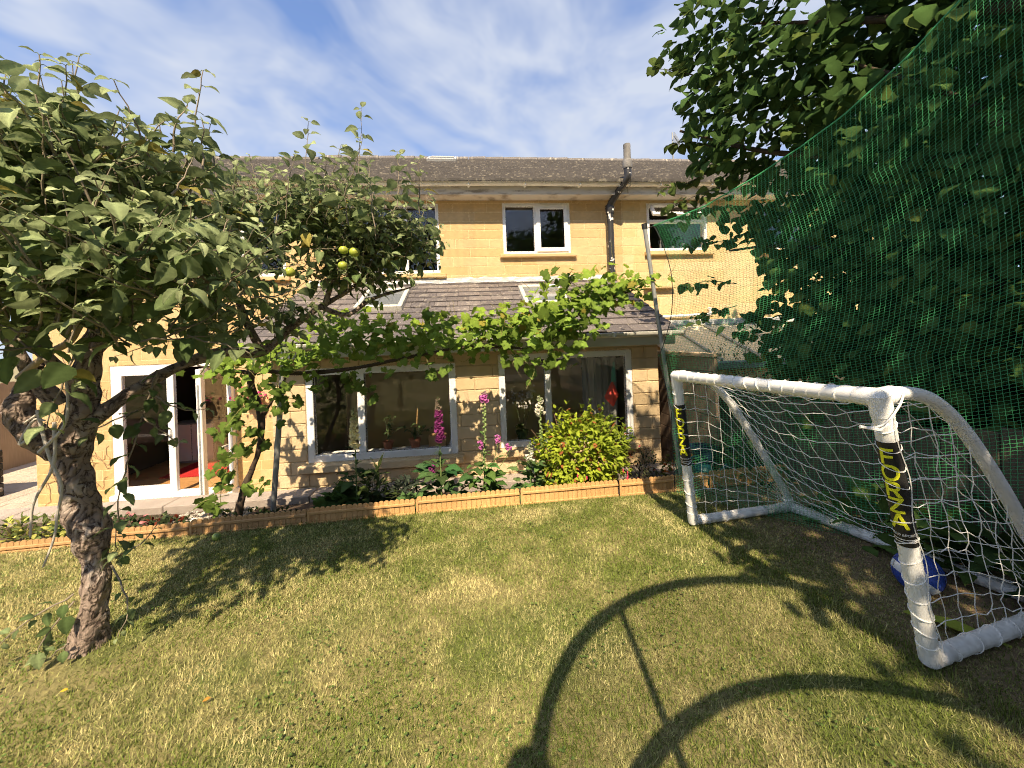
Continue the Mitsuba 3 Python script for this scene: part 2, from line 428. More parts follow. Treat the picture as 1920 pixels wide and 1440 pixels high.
q = np.stack([i * ny + j, (i + 1) * ny + j, (i + 1) * ny + j + 1, i * ny + j + 1], -1).reshape(-1, 4)
MB().add(np.stack([gx, gy, gz], -1).reshape(-1, 3), q).put(k, 'm_soil', smooth=True)
k = thing('paving', 'pale paved side path and sunken patio beside the house', '', kind='structure')
MB().add([[-13, 4.7, -1.03], [-2.36, 4.7, -1.03], [-2.36, 6.49, -1.03], [-13, 6.49, -1.03]], [[0, 1, 2, 3]]).add([[-13, 6.49, -1.03], [-6.64, 6.49, -1.03], [-6.64, 16, -1.03], [-13, 16, -1.03]], [[0, 1, 2, 3]]).put(k, 'm_emortar')
r2 = np.random.default_rng(3)
x = -11.2
for ix in range(12):
    for iy in range(10):
        x0, y0 = -11.4 + ix * 0.40 + (iy % 2) * 0.2, 6.2 + iy * 0.62
        if x0 + 0.39 < -6.65 or y0 > 99:
            v, f = cbox((x0, y0, -1.06), (x0 + 0.39, y0 + 0.605, -1.012 + r2.uniform(0, 0.006)), 0.006)
            scene[num('paving__slab')] = mikit.ply((v, f), 'm_paving')
k = thing('garden_step', 'grey stone coping slabs along the back of the flower bed', '', kind='structure')
x = -7.6
first = True
while x < 2.95:
    w = r2.uniform(0.55, 0.8)
    x1 = min(x + w, 2.95)
    yb = 4.70 if x1 > -2.3 else 4.72
    v, f = cbox((x, 4.44, -0.30), (x1 - 0.008, yb, -0.180 + r2.uniform(0, 0.006)), 0.008)
    scene[num('garden_step__slab')] = mikit.ply((v, f), 'm_slab')
    x = x1

# blades of grass: one object, nobody could count it
N = 350000
bx_ = rng.uniform(-4.3, 3.0, N)
by_ = 0.90 + (3.36 - 0.90) * rng.uniform(0, 1, N) ** 1.15
pn = meshkit.fbm(np.stack([bx_ * 2.2, by_ * 2.2, bx_ * 0 + 1], -1), 4, 2)
pf = meshkit.fbm(np.stack([bx_ * 9, by_ * 9, bx_ * 0 + 4], -1), 3, 8)
bare = np.clip((bx_ + 0.5 * (meshkit.fbm(np.stack([bx_ * 3, by_ * 3, bx_ * 0 + 7], -1), 3, 9) - 0.5) - 1.75) / 0.8, 0, 1)
trunk_bare = np.exp(-((bx_ + 1.95) ** 2 + (by_ - 1.95) ** 2) / 0.09)
leftdry = np.clip((-bx_ - 1.6) / 1.5, 0, 1) * 0.25
keepb = rng.uniform(0, 1, N) > np.clip(bare * 0.72 + trunk_bare * 0.85, 0, 0.93)
bx_, by_, pn, pf, bare, leftdry = (a[keepb] for a in (bx_, by_, pn, pf, bare, leftdry))
n = len(bx_)
green = np.clip((pn - 0.5) * 1.15 + (pf - 0.5) * 1.3 + 0.68 - leftdry + rng.normal(0, 0.28, n), 0, 1)[:, None]
gc = np.array([0.185, 0.240, 0.055]) * (1 - green * 0.2) * green + np.array([0.52, 0.465, 0.235]) * (1 - green)
gc = gc * rng.uniform(0.56, 1.58, n)[:, None] * (1 - 0.25 * bare[:, None])
yaw = rng.uniform(0, 2 * np.pi, n)
lean = rng.uniform(0.15, 1.3, n)
L = np.where(rng.uniform(0, 1, n) < 0.03, 1.7, 1.0) * rng.uniform(0.012, 0.029, n) * (1 - 0.3 * bare)
tuft = np.clip(1 - np.hypot(bx_ + 1.96, by_ - 2.13) / 0.20, 0, 1) + np.clip(1 - (3.40 - by_ + 0.012 * bx_) / 0.11, 0, 1) * (0.4 + pf) + np.clip(1 - np.abs((bx_ - 1.6) * 0.98 + (by_ - 2.76) * 0.2) / 0.09, 0, 1) * (by_ < 2.8)
L = L * (1 + 1.5 * np.clip(tuft, 0, 1) * rng.uniform(0, 1, n))
lean = lean * (1 - 0.6 * np.clip(tuft, 0, 1))
wd = rng.uniform(0.0013, 0.0027, n) * (1 + 0.4 * (by_ > 2.2))
dx, dy = np.cos(yaw), np.sin(yaw)
p0 = np.stack([bx_ - dy * wd, by_ + dx * wd, bx_ * 0 - 0.004], 1)
p1 = np.stack([bx_ + dy * wd, by_ - dx * wd, bx_ * 0 - 0.004], 1)
p2 = np.stack([bx_ + dx * L * np.sin(lean), by_ + dy * L * np.sin(lean), L * np.cos(lean) - 0.004], 1)
v = np.stack([p0, p1, p2], 1).reshape(-1, 3)
# clover and other small weeds among the grass
nc_ = 4200
wx = rng.uniform(-3.2, 1.4, nc_); wy = 0.95 + 2.35 * rng.uniform(0, 1, nc_) ** 1.5
wk_ = meshkit.fbm(np.stack([wx * 1.7, wy * 1.7, wx * 0 + 12], -1), 3, 21) + 0.10 * (wx < 0.2) * (wy < 1.7) > 0.53
wx, wy = wx[wk_], wy[wk_]; nc_ = len(wx)
clover = []
for q_ in range(3):
    a_ = rng.uniform(0, 6.28, nc_) if q_ == 0 else a_ + 2.09
    clover.append(np.stack([np.cos(a_), np.sin(a_), a_ * 0 + 0.25], 1))
WEED_P, WEED_D = np.tile(np.stack([wx, wy, rng.uniform(0.012, 0.026, nc_)], 1), (3, 1)), np.vstack(clover)
k = thing('grass', 'short grass blades of the lawn, green with straw patches', 'grass', kind='stuff')
scene[k] = mikit.ply((v, np.arange(3 * n).reshape(-1, 3)), 'm_grass', color=np.repeat(gc, 3, 0))


# ------------------------------------------------------------------ house
def wall_slab(x0, x1, z0, z1, yf, yb, holes):
    pg = sbox(x0, z0, x1, z1)
    for h in holes:
        pg = pg.difference(sbox(h[0], h[2], h[1], h[3]))
    out = MB()
    for g in getattr(pg, 'geoms', [pg]):
        m = trimesh.creation.extrude_polygon(g, yb - yf, engine='earcut')
        v = np.array(m.vertices)
        out.add(np.stack([v[:, 0], yf + v[:, 2], v[:, 1]], 1), np.array(m.faces)[:, ::-1])
    return out


def lay_blocks(root, mat, x0, x1, z0, z1, yf, ph, H, L, holes, joint=0.009, prio=None, cap=300, seed=1, bev=0.006):
    rr = np.random.default_rng(seed)
    out = []
    k0 = math.floor((z0 - ph) / H)
    for k in range(k0, k0 + 80):
        za, zb = ph + k * H, ph + (k + 1) * H
        if zb <= z0 + 0.02 or za >= z1 - 0.02:
            continue
        a, bb = max(za, z0) + joint / 2, min(zb, z1) - joint / 2
        off = (k % 2) * 0.5 * L + rr.uniform(-0.05, 0.05)
        cuts = [x0] + [c for c in (np.arange(math.floor(x0 / L) - 1, math.ceil(x1 / L) + 1) * L + off) if x0 + 0.08 < c < x1 - 0.08] + [x1]
        for c0, c1 in zip(cuts[:-1], cuts[1:]):
            rects = [(c0 + joint / 2, c1 - joint / 2, a, bb)]
            for h in holes:
                nxt = []
                for (p, q_, s, t) in rects:
                    if h[1] <= p or h[0] >= q_ or h[3] <= s or h[2] >= t:
                        nxt.append((p, q_, s, t)); continue
                    if h[0] - p > 0.025: nxt.append((p, h[0] - 0.002, s, t))
                    if q_ - h[1] > 0.025: nxt.append((h[1] + 0.002, q_, s, t))
                    m0, m1 = max(p, h[0]), min(q_, h[1])
                    if h[2] - s > 0.025: nxt.append((m0, m1, s, h[2] - 0.002))
                    if t - h[3] > 0.025: nxt.append((m0, m1, h[3] + 0.002, t))
                rects = nxt
            out += rects
    out.sort(key=(lambda r: prio(r)) if prio else (lambda r: 0))
    for r in out[:cap]:
        v, f = block(r[0], r[1], r[2], r[3], yf + rr.uniform(-0.0015, 0.0015), b=bev)
        scene[num(f'{root}__block')] = mikit.ply((v, f), mat)
    if out[cap:]:
        m = MB()
        for r in out[cap:]:
            m.add(*block(r[0], r[1], r[2], r[3], yf, b=bev))
        m.put(f'{root}__blockwork', mat)
        labels[f'{root}__blockwork'] = {'kind': 'stuff'}


def bars(m, x0, x1, z0, z1, y0, y1, w):
    for lo, hi in (((x0, y0, z0), (x0 + w, y1, z1)), ((x1 - w, y0, z0), (x1, y1, z1)), ((x0 + w, y0, z0), (x1 - w, y1, z0 + w)), ((x0 + w, y0, z1 - w), (x1 - w, y1, z1))):
        m.add(*cbox(lo, hi, 0.006))


def window(root, x0, x1, z0, z1, yf, mull=(), sash=(), w=0.055, nopane=()):
    """frame as a part; each opening light and pane a sub-part"""
    key = num(f'{root}__window')
    m = MB()
    y0, y1 = yf + 0.012, yf + 0.095
    bars(m, x0, x1, z0, z1, y0, y1, w)
    for c in mull:
        m.add(*cbox((c - w / 2, y0, z0 + w), (c + w / 2, y1, z1 - w), 0.005))
    m.put(key, 'm_upvc')
    xs = [x0 + w] + [c for mm in mull for c in (mm - w / 2, mm + w / 2)] + [x1 - w]
    for i in range(len(xs) // 2):
        a, b_ = xs[2 * i], xs[2 * i + 1]
        g = 0.012
        if i in sash:
            s = MB()
            bars(s, a - 0.015, b_ + 0.015, z0 + w - 0.015, z1 - w + 0.015, yf - 0.012, yf + 0.010, 0.072)
            s.put(num(f'{key}__sash'), 'm_upvc')
            g = 0.053
        if i in nopane:
            continue
        yy = yf + 0.055 + 0.004 * i
        MB().add([[a + g - 0.02, yy, z0 + w - 0.006], [b_ - g + 0.02, yy, z0 + w - 0.006], [b_ - g + 0.02, yy, z1 - w + 0.006], [a + g - 0.02, yy, z1 - w + 0.006]], [[0, 1, 2, 3]]).put(num(f'{key}__pane'), 'm_glass')
        # black glazing gasket
        q_ = MB()
        bars(q_, a + g - 0.014, b_ - g + 0.014, z0 + w + g - 0.014, z1 - w - g + 0.014, yf + 0.034, yf + 0.050, 0.006)
        q_.put(num(f'{key}__gasket'), 'm_rubber')
    return key


def sill(root, x0, x1, z0, z1, yf, out=0.07, mat='m_stone'):
    v, f = cbox((x0, yf - out, z0), (x1, yf + 0.03, z1), 0.008)
    scene[num(f'{root}__sill')] = mikit.ply((v, f), mat)


def room(root, x0, x1, y0, y1, z0, z1, mat, floor=None):
    """walls, ceiling and back of a room behind its windows"""
    v, _ = boxm((x0, y0, z0), (x1, y1, z1))
    f = [[1, 2, 6, 5], [2, 3, 7, 6], [3, 0, 4, 7], [4, 7, 6, 5], [0, 1, 2, 3]]
    MB().add(v, f).put(num(f'{root}__room'), mat)


YM, YE = 6.5, 4.72
house = thing('terraced_house', 'two storey yellow stone block house with slate grey roof behind the lean-to', 'house')
W_UP = (0.565, 1.735, 2.915, 3.795)
W_UPL = (-2.15, -0.505, 2.62, 3.79)
W_UPLL = (-4.3, -2.95, 2.62, 3.79)
DOOR = (-5.59, -3.79, -0.80, 1.29)
holes = [W_UP, W_UPL, W_UPLL, DOOR]
wall_slab(-6.635, 2.66, -1.06, 3.86, YM + 0.004, YM + 0.22, holes).put(f'{house}__wall', 'm_mortar')
lay_blocks(house, 'm_stone', -6.64, 2.66, -1.05, 3.84, YM, MZ, MH, ML, holes + [(-2.3, 2.40, -1.05, 2.40)], joint=0.007, bev=0.003,
           prio=lambda r: 1 if (r[0] < -2.7 and r[2] > 1.3) else 0, seed=4)
MB().add([[-6.62, YM + 0.23, -1.06], [-6.62, 13.5, -1.06], [-6.62, 13.5, 6.0], [-6.62, 10, 6.0], [-6.62, YM + 0.23, 4.1]], [[0, 4, 3], [0, 3, 2], [0, 2, 1]]).put(f'{house}__gable', 'm_stone')
window(house, *W_UP, YM, mull=(1.13,), sash=(1,))
window(house, *W_UPL, YM, mull=(-1.05,))
window(house, *W_UPLL, YM, mull=(-3.6,))
sill(house, 0.50, 1.82, 2.855, 2.912, YM)
sill(house, -2.22, -0.41, 2.545, 2.615, YM)
sill(house, -4.38, -2.88, 2.545, 2.615, YM)
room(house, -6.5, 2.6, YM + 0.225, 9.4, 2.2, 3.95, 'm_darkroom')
# slope of the main roof, tiles joined into one part (each far below ten pixels)
def roof(root, x0, x1, ye, ze, yr, zr, seed, mat='m_rooftile'):
    rr = np.random.default_rng(seed)
    sl = np.array([0, yr - ye, zr - ze]); ln = np.linalg.norm(sl); sl = sl / ln
    up = np.array([0, -sl[2], sl[1]])
    m = MB()
    m.add([[x0, ye, ze - 0.02], [x1, ye, ze - 0.02], [x1, yr, zr - 0.02], [x0, yr, zr - 0.02], [x0, 2 * yr - ye, ze - 0.02], [x1, 2 * yr - ye, ze - 0.02]], [[0, 1, 2, 3], [3, 2, 5, 4]])
    m.put(f'{root}__roof', mat)
    vs, fs = [], []
    rows = int(ln / 0.105)
    tv = np.array([[0, 0, 0.026], [1, 0, 0.026], [1, 1, 0.006], [0, 1, 0.006], [0, 0, -0.01], [1, 0, -0.01]])
    tf = np.array([[0, 1, 2], [0, 2, 3], [4, 5, 1], [4, 1, 0], [4, 0, 3], [5, 2, 1]])
    n_ = 0
    for r_ in range(rows):
        w = 0.17
        xs = np.arange(x0 + (r_ % 2) * w / 2, x1 - w / 2, w)
        for xx in xs:
            if rr.uniform() < 0.004:
                continue
            t = tv.copy()
            t[:, 2] += rr.normal(0, 0.0035) * np.array([1, 1, 0.3, 0.3, 0, 0])
            wv = min(w - 0.004, x1 - xx)
            P = np.array([xx, ye, ze]) + t[:, :1] * np.array([wv, 0, 0]) + (r_ * 0.105 + t[:, 1:2] * 0.125 + rr.normal(0, 0.003)) * sl + t[:, 2:] * up
            vs.append(P); fs.append(tf + n_); n_ += 6
    scene[f'{root}__roof__tile'] = mikit.ply((np.vstack(vs), np.vstack(fs)), mat)
    labels[f'{root}__roof__tile'] = {'kind': 'stuff'}
    x = x0
    while x < x1 - 0.05:
        w = min(0.45, x1 - x)
        pts = [[x, yr, zr + 0.0], [x + w - 0.012, yr, zr + rr.normal(0, 0.006)]]
        v, f = tubem(pts, [0.085, 0.092], 8)
        scene[num(f'{root}__ridge_tile')] = mikit.ply((v, f), mat, smooth=40)
        x += w


roof(house, -3.55, 2.66, 6.03, 3.985, 10.0, 6.17, 2)
leftroof = thing('adjoining_roof', 'lower brownish tiled roof at the left end behind the apple leaves', 'roof')
roof(leftroof, -6.85, -3.56, 6.03, 3.985, 9.8, 6.03, 5)


def eaves(root, x0, x1, fm, gm):
    m = MB()
    m.add(*cbox((x0, 6.19, 3.815), (x1, 6.215, 3.965), 0.004))
    m.put(num(f'{root}__fascia'), fm)
    MB().box((x0, 6.216, 3.835), (x1, YM - 0.002, 3.855)).put(num(f'{root}__soffit'), fm)
    # half round gutter with brackets
    ang = np.linspace(np.pi, 2 * np.pi, 9)
    xs = np.linspace(x0, x1, 40)
    ring = np.stack([np.cos(ang) * 0.055, np.sin(ang) * 0.055], 1)
    ring = np.vstack([ring, [[0.05, 0.0], [0.0, -0.046], [-0.046, 0.004]]])
    kx = len(ring)
    sag = 0.006 * np.sin(xs * 1.9)
    v = np.concatenate([np.stack([np.full(kx, x), 6.125 + ring[:, 0], 3.985 + s + ring[:, 1]], 1) for x, s in zip(xs, sag)])
    i, j = np.meshgrid(np.arange(len(xs) - 1), np.arange(kx), indexing='ij')
    q = np.stack([i * kx + j, (i + 1) * kx + j, (i + 1) * kx + (j + 1) % kx, i * kx + (j + 1) % kx], -1).reshape(-1, 4)
    MB().add(v, q).put(num(f'{root}__gutter'), gm, smooth=40)
    for x in np.arange(x0 + 0.5, x1, 0.9):
        MB().add(*cbox((x, 6.06, 3.92), (x + 0.03, 6.192, 3.99), 0.008)).put(num(f'{root}__gutter_bracket'), gm)


eaves(house, -6.8, 2.655, 'm_fascia', 'm_gutter')
# rooflight near the ridge
def rooflight(root, x0, x1, t0, t1, O, sl, up, mat='m_greyplastic', glass=True):
    R = np.stack([[1, 0, 0], sl, up], 1)
    m = MB()
    w = 0.06
    for lo, hi in (((x0, t0, 0.0), (x0 + w, t1, 0.085)), ((x1 - w, t0, 0.0), (x1, t1, 0.085)), ((x0 + w, t0, 0), (x1 - w, t0 + w, 0.085)), ((x0 + w, t1 - w * 1.5, 0), (x1 - w, t1, 0.095))):
        v, f = cbox(lo, hi, 0.008)
        m.add(O + v @ R.T, f)
    key = num(f'{root}__rooflight')
    m.put(key, mat)
    v = np.array([[x0 + w, t0 + w, 0.06], [x1 - w, t0 + w, 0.06], [x1 - w, t1 - w, 0.06], [x0 + w, t1 - w, 0.06]])
    MB().add(O + v @ R.T, [[0, 1, 2, 3]]).put(f'{key}__pane', 'm_skyglass')
    return key


prin('m_skyglass', (0.14, 0.155, 0.165), 0.06, specular=0.9)
sl = np.array([0, 3.97, 2.185]); sl /= np.linalg.norm(sl)
rooflight(house, -0.95, -0.25, 3.72, 4.42, np.array([0, 6.03, 3.99]), sl, np.array([0, -sl[2], sl[1]]))
# patio door, left leaf shut, right leaf open
dk = num(f'{house}__patio_door')
m = MB()
x0, x1, z0, z1 = DOOR
for lo, hi in (((x0, YM + 0.01, z0 + 0.10), (x0 + 0.06, YM + 0.09, z1)), ((x1 - 0.06, YM + 0.01, z0 + 0.10), (x1, YM + 0.09, z1)), ((x0 + 0.06, YM + 0.01, z1 - 0.06), (x1 - 0.06, YM + 0.09, z1)), ((x0 - 0.03, YM - 0.05, z0), (x1 + 0.03, YM + 0.10, z0 + 0.10))):
    m.add(*cbox(lo, hi, 0.008))
m.put(dk, 'm_upvc')
lk = f'{dk}__leaf'
m = MB()
bars(m, x0 + 0.062, -4.69, z0 + 0.105, z1 - 0.062, YM + 0.0, YM + 0.07, 0.10)
m.put(lk, 'm_upvc')
MB().add([[x0 + 0.15, YM + 0.03, z0 + 0.19], [-4.78, YM + 0.03, z0 + 0.19], [-4.78, YM + 0.03, z1 - 0.15], [x0 + 0.15, YM + 0.03, z1 - 0.15]], [[0, 1, 2, 3]]).put(f'{dk}__pane', 'm_glass')
m = MB()
m.add(*cbox((-4.755, YM - 0.012, 0.03), (-4.725, YM - 0.001, 0.26), 0.004)).add(*cbox((-4.86, YM - 0.05, 0.18), (-4.73, YM - 0.032, 0.205), 0.006)).box((-4.745, YM - 0.033, 0.185), (-4.735, YM - 0.012, 0.20))
m.put(f'{dk}__handle', 'm_greyplastic')
# the open leaf stands square to the wall, hinged at the right jamb
lk = f'{dk}__leaf_001'
OX, OY0, OY1 = -3.86, 5.74, 6.49
m = MB()
for lo, hi in (((OX, OY0, -0.69), (OX + 0.07, OY0 + 0.09, 1.22)), ((OX, OY1 - 0.09, -0.69), (OX + 0.07, OY1, 1.22)), ((OX, OY0 + 0.09, -0.69), (OX + 0.07, OY1 - 0.09, -0.59)), ((OX, OY0 + 0.09, 1.12), (OX + 0.07, OY1 - 0.09, 1.22))):
    m.add(*cbox(lo, hi, 0.008))
m.put(lk, 'm_upvc')
labels[lk] = {'label': 'open right hand door leaf seen nearly edge on'}
MB().add([[OX + 0.035, OY0 + 0.08, -0.60], [OX + 0.035, OY1 - 0.08, -0.60], [OX + 0.035, OY1 - 0.08, 1.13], [OX + 0.035, OY0 + 0.08, 1.13]], [[0, 1, 2, 3]]).put(f'{dk}__pane_001', 'm_glass')
m = MB().box((OX + 0.022, OY0 - 0.004, -0.62), (OX + 0.046, OY0 - 0.0005, 1.0))
m.put(f'{dk}__lock_strip', 'm_steel')
m = MB()
for z in (-0.5, -0.3, 0.02, 0.12, 0.3, 0.55, 0.78, 0.93):
    m.add(*cbox((OX + 0.024, OY0 - 0.010, z), (OX + 0.044, OY0 - 0.0045, z + 0.035), 0.002))
m.put(f'{dk}__lock_bolt', 'm_greyplastic')
# room behind the patio door
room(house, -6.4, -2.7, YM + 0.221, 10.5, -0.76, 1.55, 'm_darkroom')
k = thing('living_room_floor', 'warm brown wooden floorboards inside the open patio door', '', kind='structure')
for i in range(24):
    v, f = cbox((-6.38, YM + 0.225 + i * 0.14, -0.79), (-2.72, YM + 0.36 + i * 0.14, -0.748), 0.003)
    scene[num('living_room_floor__floorboard')] = mikit.ply((v, f), 'm_floorwood')
k = thing('rug', 'bright red rug on the floor inside the patio door', 'rug')
MB().add(*cbox((-5.6, 7.35, -0.7475), (-3.6, 8.9, -0.728), 0.006)).put(k, 'm_rug')
k = thing('bench', 'small white wooden bench standing on the red rug', 'bench')
m = MB(); m.add(*cbox((-4.72, 7.62, -0.36), (-3.75, 8.0, -0.30), 0.01)); m.put(f'{k}__seat', 'm_white')
for (lx, ly) in ((-4.66, 7.66), (-3.85, 7.66), (-4.66, 7.92), (-3.85, 7.92)):
    MB().add(*cbox((lx, ly, -0.728), (lx + 0.055, ly + 0.05, -0.36), 0.006)).put(num(f'{k}__leg'), 'm_white')
k = thing('cabinet', 'pale cabinet in the dim room behind the closed door leaf', 'cabinet')
m = MB(); m.add(*cbox((-6.1, 8.3, -0.7475), (-5.25, 8.75, 0.05), 0.01)); m.put(f'{k}__body', 'm_blind')
for xx in (-6.08, -5.67):
    MB().add(*cbox((xx, 8.285, -0.70), (xx + 0.39, 8.2995, 0.02), 0.004)).put(num(f'{k}__door'), 'm_white')

# soil pipe
k = thing('soil_pipe', 'black iron soil pipe with flaking white paint kinking past the gutter', 'pipe')
pts = spline([(2.405, 6.38, 1.9), (2.405, 6.38, 3.0), (2.405, 6.38, 3.62)], 10)
v, f = tubem(pts, 0.055, 16); scene[f'{k}__pipe'] = mikit.ply((v, f), 'm_iron', smooth=40)
v, f = tubem([(2.405, 6.38, 3.56), (2.405, 6.38, 3.61), (2.405, 6.38, 3.64), (2.405, 6.38, 3.70)], [0.068, 0.070, 0.078, 0.074], 16); scene[f'{k}__collar'] = mikit.ply((v, f), 'm_iron', smooth=40)
pts = spline([(2.405, 6.38, 3.66), (2.42, 6.33, 3.74), (2.53, 6.12, 3.93), (2.585, 6.02, 4.02), (2.59, 6.01, 4.12), (2.59, 6.01, 4.2)], 18)
v, f = tubem(pts, 0.058, 16); scene[f'{k}__bend'] = mikit.ply((v, f), 'm_iron', smooth=40)
v, f = tubem([(2.59, 6.01, 4.17), (2.59, 6.01, 4.20), (2.59, 6.01, 4.29), (2.59, 6.01, 4.31)], [0.07, 0.076, 0.076, 0.066], 16); scene[f'{k}__collar_001'] = mikit.ply((v, f), 'm_oldpipe', smooth=40)
v, f = tubem([(2.59, 6.01, 4.28), (2.59, 6.01, 4.56)], [0.058, 0.057], 16); scene[f'{k}__vent'] = mikit.ply((v, f), 'm_oldpipe', smooth=40)
k = thing('aerial', 'thin television aerial on a mast above the roof ridge', 'aerial')
v, f = tubem([(5.88, 10.5, 5.6), (5.90, 10.5, 7.25)], 0.022, 8); scene[f'{k}__mast'] = mikit.ply((v, f), 'm_steel')
m = MB(); m.tube([(5.88, 10.4, 7.1), (6.35, 10.9, 7.1)], 0.013, 6)
for t in np.linspace(0.1, 0.95, 7):
    c = np.array([5.88, 10.4, 7.1]) + t * np.array([0.47, 0.5, 0])
    m.tube([c + [0.0, 0, -0.14], c + [0.0, 0, 0.14]], 0.008, 5)
m.put(f'{k}__array', 'm_steel')

# ------------------------------------------------------------------ lean-to extension
ext = thing('lean_to_extension', 'single storey stone lean-to with slate roof and two wide white windows', 'extension')
WL, WR = (-1.985, -0.235, 0.10, 1.205), (0.29, 1.995, 0.125, 1.28)
holes = [WL, WR]
wall_slab(-2.345, 2.335, -0.45, 1.44, YE + 0.013, YE + 0.22, holes).put(f'{ext}__wall', 'm_emortar')
lay_blocks(ext, 'm_estone', -2.36, 2.345, -0.42, 1.44, YE, EZ, EH, EL, holes, joint=0.007, seed=9)
for s, xx in ((0, -2.34), (1, 2.33)):
    pg = Polygon([(YE + 0.23, -0.45), (YM, -0.45), (YM, 2.36), (YE + 0.23, 1.5)])
    mm = trimesh.creation.extrude_polygon(pg, 0.2, engine='earcut')
    v = np.array(mm.vertices)
    xo = xx if s == 0 else xx - 0.2
    scene[num(f'{ext}__side_wall')] = mikit.ply((np.stack([xo + v[:, 2], v[:, 0], v[:, 1]], 1), np.array(mm.faces)), 'm_estone')
window(ext, *WL, YE, mull=(-1.36,), sash=(), w=0.082)
window(ext, *WR, YE, mull=(0.905,), sash=(), w=0.078)
sill(ext, -2.07, -0.165, 0.0, 0.085, YE, 0.075, 'm_estone')
sill(ext, 0.215, 2.07, 0.03, 0.11, YE, 0.075, 'm_estone')
room(ext, -2.1, 2.1, YE + 0.225, 8.6, -0.4, 1.62, 'm_room')
# roof boarding, slates, verge
RO = np.array([0, 4.40, 1.505]); RE = np.array([0, 6.49, 2.475])
sl = RE - RO; RL = np.linalg.norm(sl); sl /= RL; up = np.array([0, -sl[2], sl[1]])
RM = np.stack([[1, 0, 0], sl, up], 1)
m = MB()
v, f = boxm((-2.58, 0.0, -0.05), (2.44, RL, -0.012)); m.add(RO + v @ RM.T, f)
rk = m.put(f'{ext}__roof', 'm_slate0')
rr = np.random.default_rng(12)
gauge = 0.212
LIGHTS = [(-1.55, -0.93, 0.92, 1.72), (0.72, 1.36, 0.92, 1.72)]
for r_ in range(11):
    w = 0.32
    x = -2.60 + (r_ % 2) * -0.16
    while x < 2.455:
        a, b_ = max(x, -2.60), min(x + w - 0.005, 2.455)
        if b_ - a > 0.03:
            s0, s1 = r_ * gauge - 0.02, min((r_ + 1) * gauge + 0.03, RL)
            lift = rr.uniform(0, 0.006)
            v, f = boxm((a, s0, -0.004), (b_, s1, 0.005))
            v[:, 2] += np.where(v[:, 1] == s0, 0.013 + lift, 0.0) + rr.normal(0, 0.0008)
            v[:, 1] += rr.normal(0, 0.004) + (0.012 if rr.uniform() < 0.05 else 0)
            if not any(a < l[1] and b_ > l[0] and s0 < l[3] - 0.1 and s1 > l[2] + 0.15 for l in LIGHTS) or True:
                scene[num(f'{rk}__slate')] = mikit.ply((RO + v @ RM.T, f), f'm_slate{rr.integers(0, 3)}')
        x += w
for l in LIGHTS:
    rooflight(ext, *l, RO, sl, up, 'm_rooflight')
prin('m_rooflight', lambda p, n, uv: mix((0.56, 0.55, 0.50), (0.40, 0.40, 0.37), fbm(p.x * 9, p.y * 9, p.z * 9, 3)), 0.5)
# lead flashing
xs = np.linspace(-2.6, 2.44, 60)
rf = np.random.default_rng(1)
v = []
for x in xs:
    w_ = 0.008 * rf.normal()
    v += [[x, 6.484, 2.535 + w_], [x, 6.470, 2.49], [x, 6.33 + w_, 2.428 + 0.5 * w_]]
i = np.arange(59)
MB().add(v, np.vstack([np.stack([3 * i, 3 * i + 1, 3 * i + 4, 3 * i + 3], 1), np.stack([3 * i + 1, 3 * i + 2, 3 * i + 5, 3 * i + 4], 1)])).put(f'{ext}__flashing', 'm_lead', smooth=True)
m = MB(); m.add(*cbox((-2.58, 4.452, 1.335), (2.44, 4.475, 1.490), 0.005)); m.put(f'{ext}__fascia', 'm_guttergrey')
MB().box((-2.58, 4.476, 1.345), (2.44, YE - 0.002, 1.362)).put(f'{ext}__soffit', 'm_guttergrey')
ang = np.linspace(np.pi, 2 * np.pi, 11)
ring = np.vstack([np.stack([np.cos(ang) * 0.058, np.sin(ang) * 0.058], 1), [[0.05, 0.0], [0.0, -0.048], [-0.05, 0.004]]])
kx = len(ring)
v = np.concatenate([np.stack([np.full(kx, x), 4.385 + ring[:, 0], 1.492 + ring[:, 1]], 1) for x in (-2.6, 2.5)])
j = np.arange(kx)
MB().add(v, np.stack([j, kx + j, kx + (j + 1) % kx, (j + 1) % kx], -1)).add(np.vstack([v[kx:], [[2.5, 4.385, 1.46]]]), np.stack([j[:-1], j[:-1] + 1, j[:-1] * 0 + kx], 1)).put(f'{ext}__gutter', 'm_guttergrey', smooth=40)
for x in (-1.9, -1.0, -0.1, 0.8, 1.62, 2.3):
    MB().add(*cbox((x, 4.32, 1.44), (x + 0.03, 4.451, 1.50), 0.008)).put(num(f'{ext}__gutter_bracket'), 'm_guttergrey')
# window board inside and what stands on it
k = num(f'{ext}__window_board')
MB().add(*cbox((-2.0, YE + 0.23, 0.07), (2.0, YE + 0.50, 0.10), 0.004)).put(k, 'm_white')
prin('m_leafpot', (0.05, 0.09, 0.035), 0.6)


def lathe(prof, c, n=18):
    a = np.arange(n) * 2 * np.pi / n
    v = np.concatenate([np.stack([c[0] + r * np.cos(a), c[1] + r * np.sin(a), np.full(n, c[2] + z)], 1) for r, z in prof])
    i, j = np.meshgrid(np.arange(len(prof) - 1), np.arange(n), indexing='ij')
    q = np.stack([i * n + j, i * n + (j + 1) % n, (i + 1) * n + (j + 1) % n, (i + 1) * n + j], -1).reshape(-1, 4)
    return v, q


POT = [(0.0, 0.0), (0.045, 0.0), (0.058, 0.09), (0.066, 0.09), (0.068, 0.12), (0.058, 0.12), (0.055, 0.10), (0.0, 0.10)]


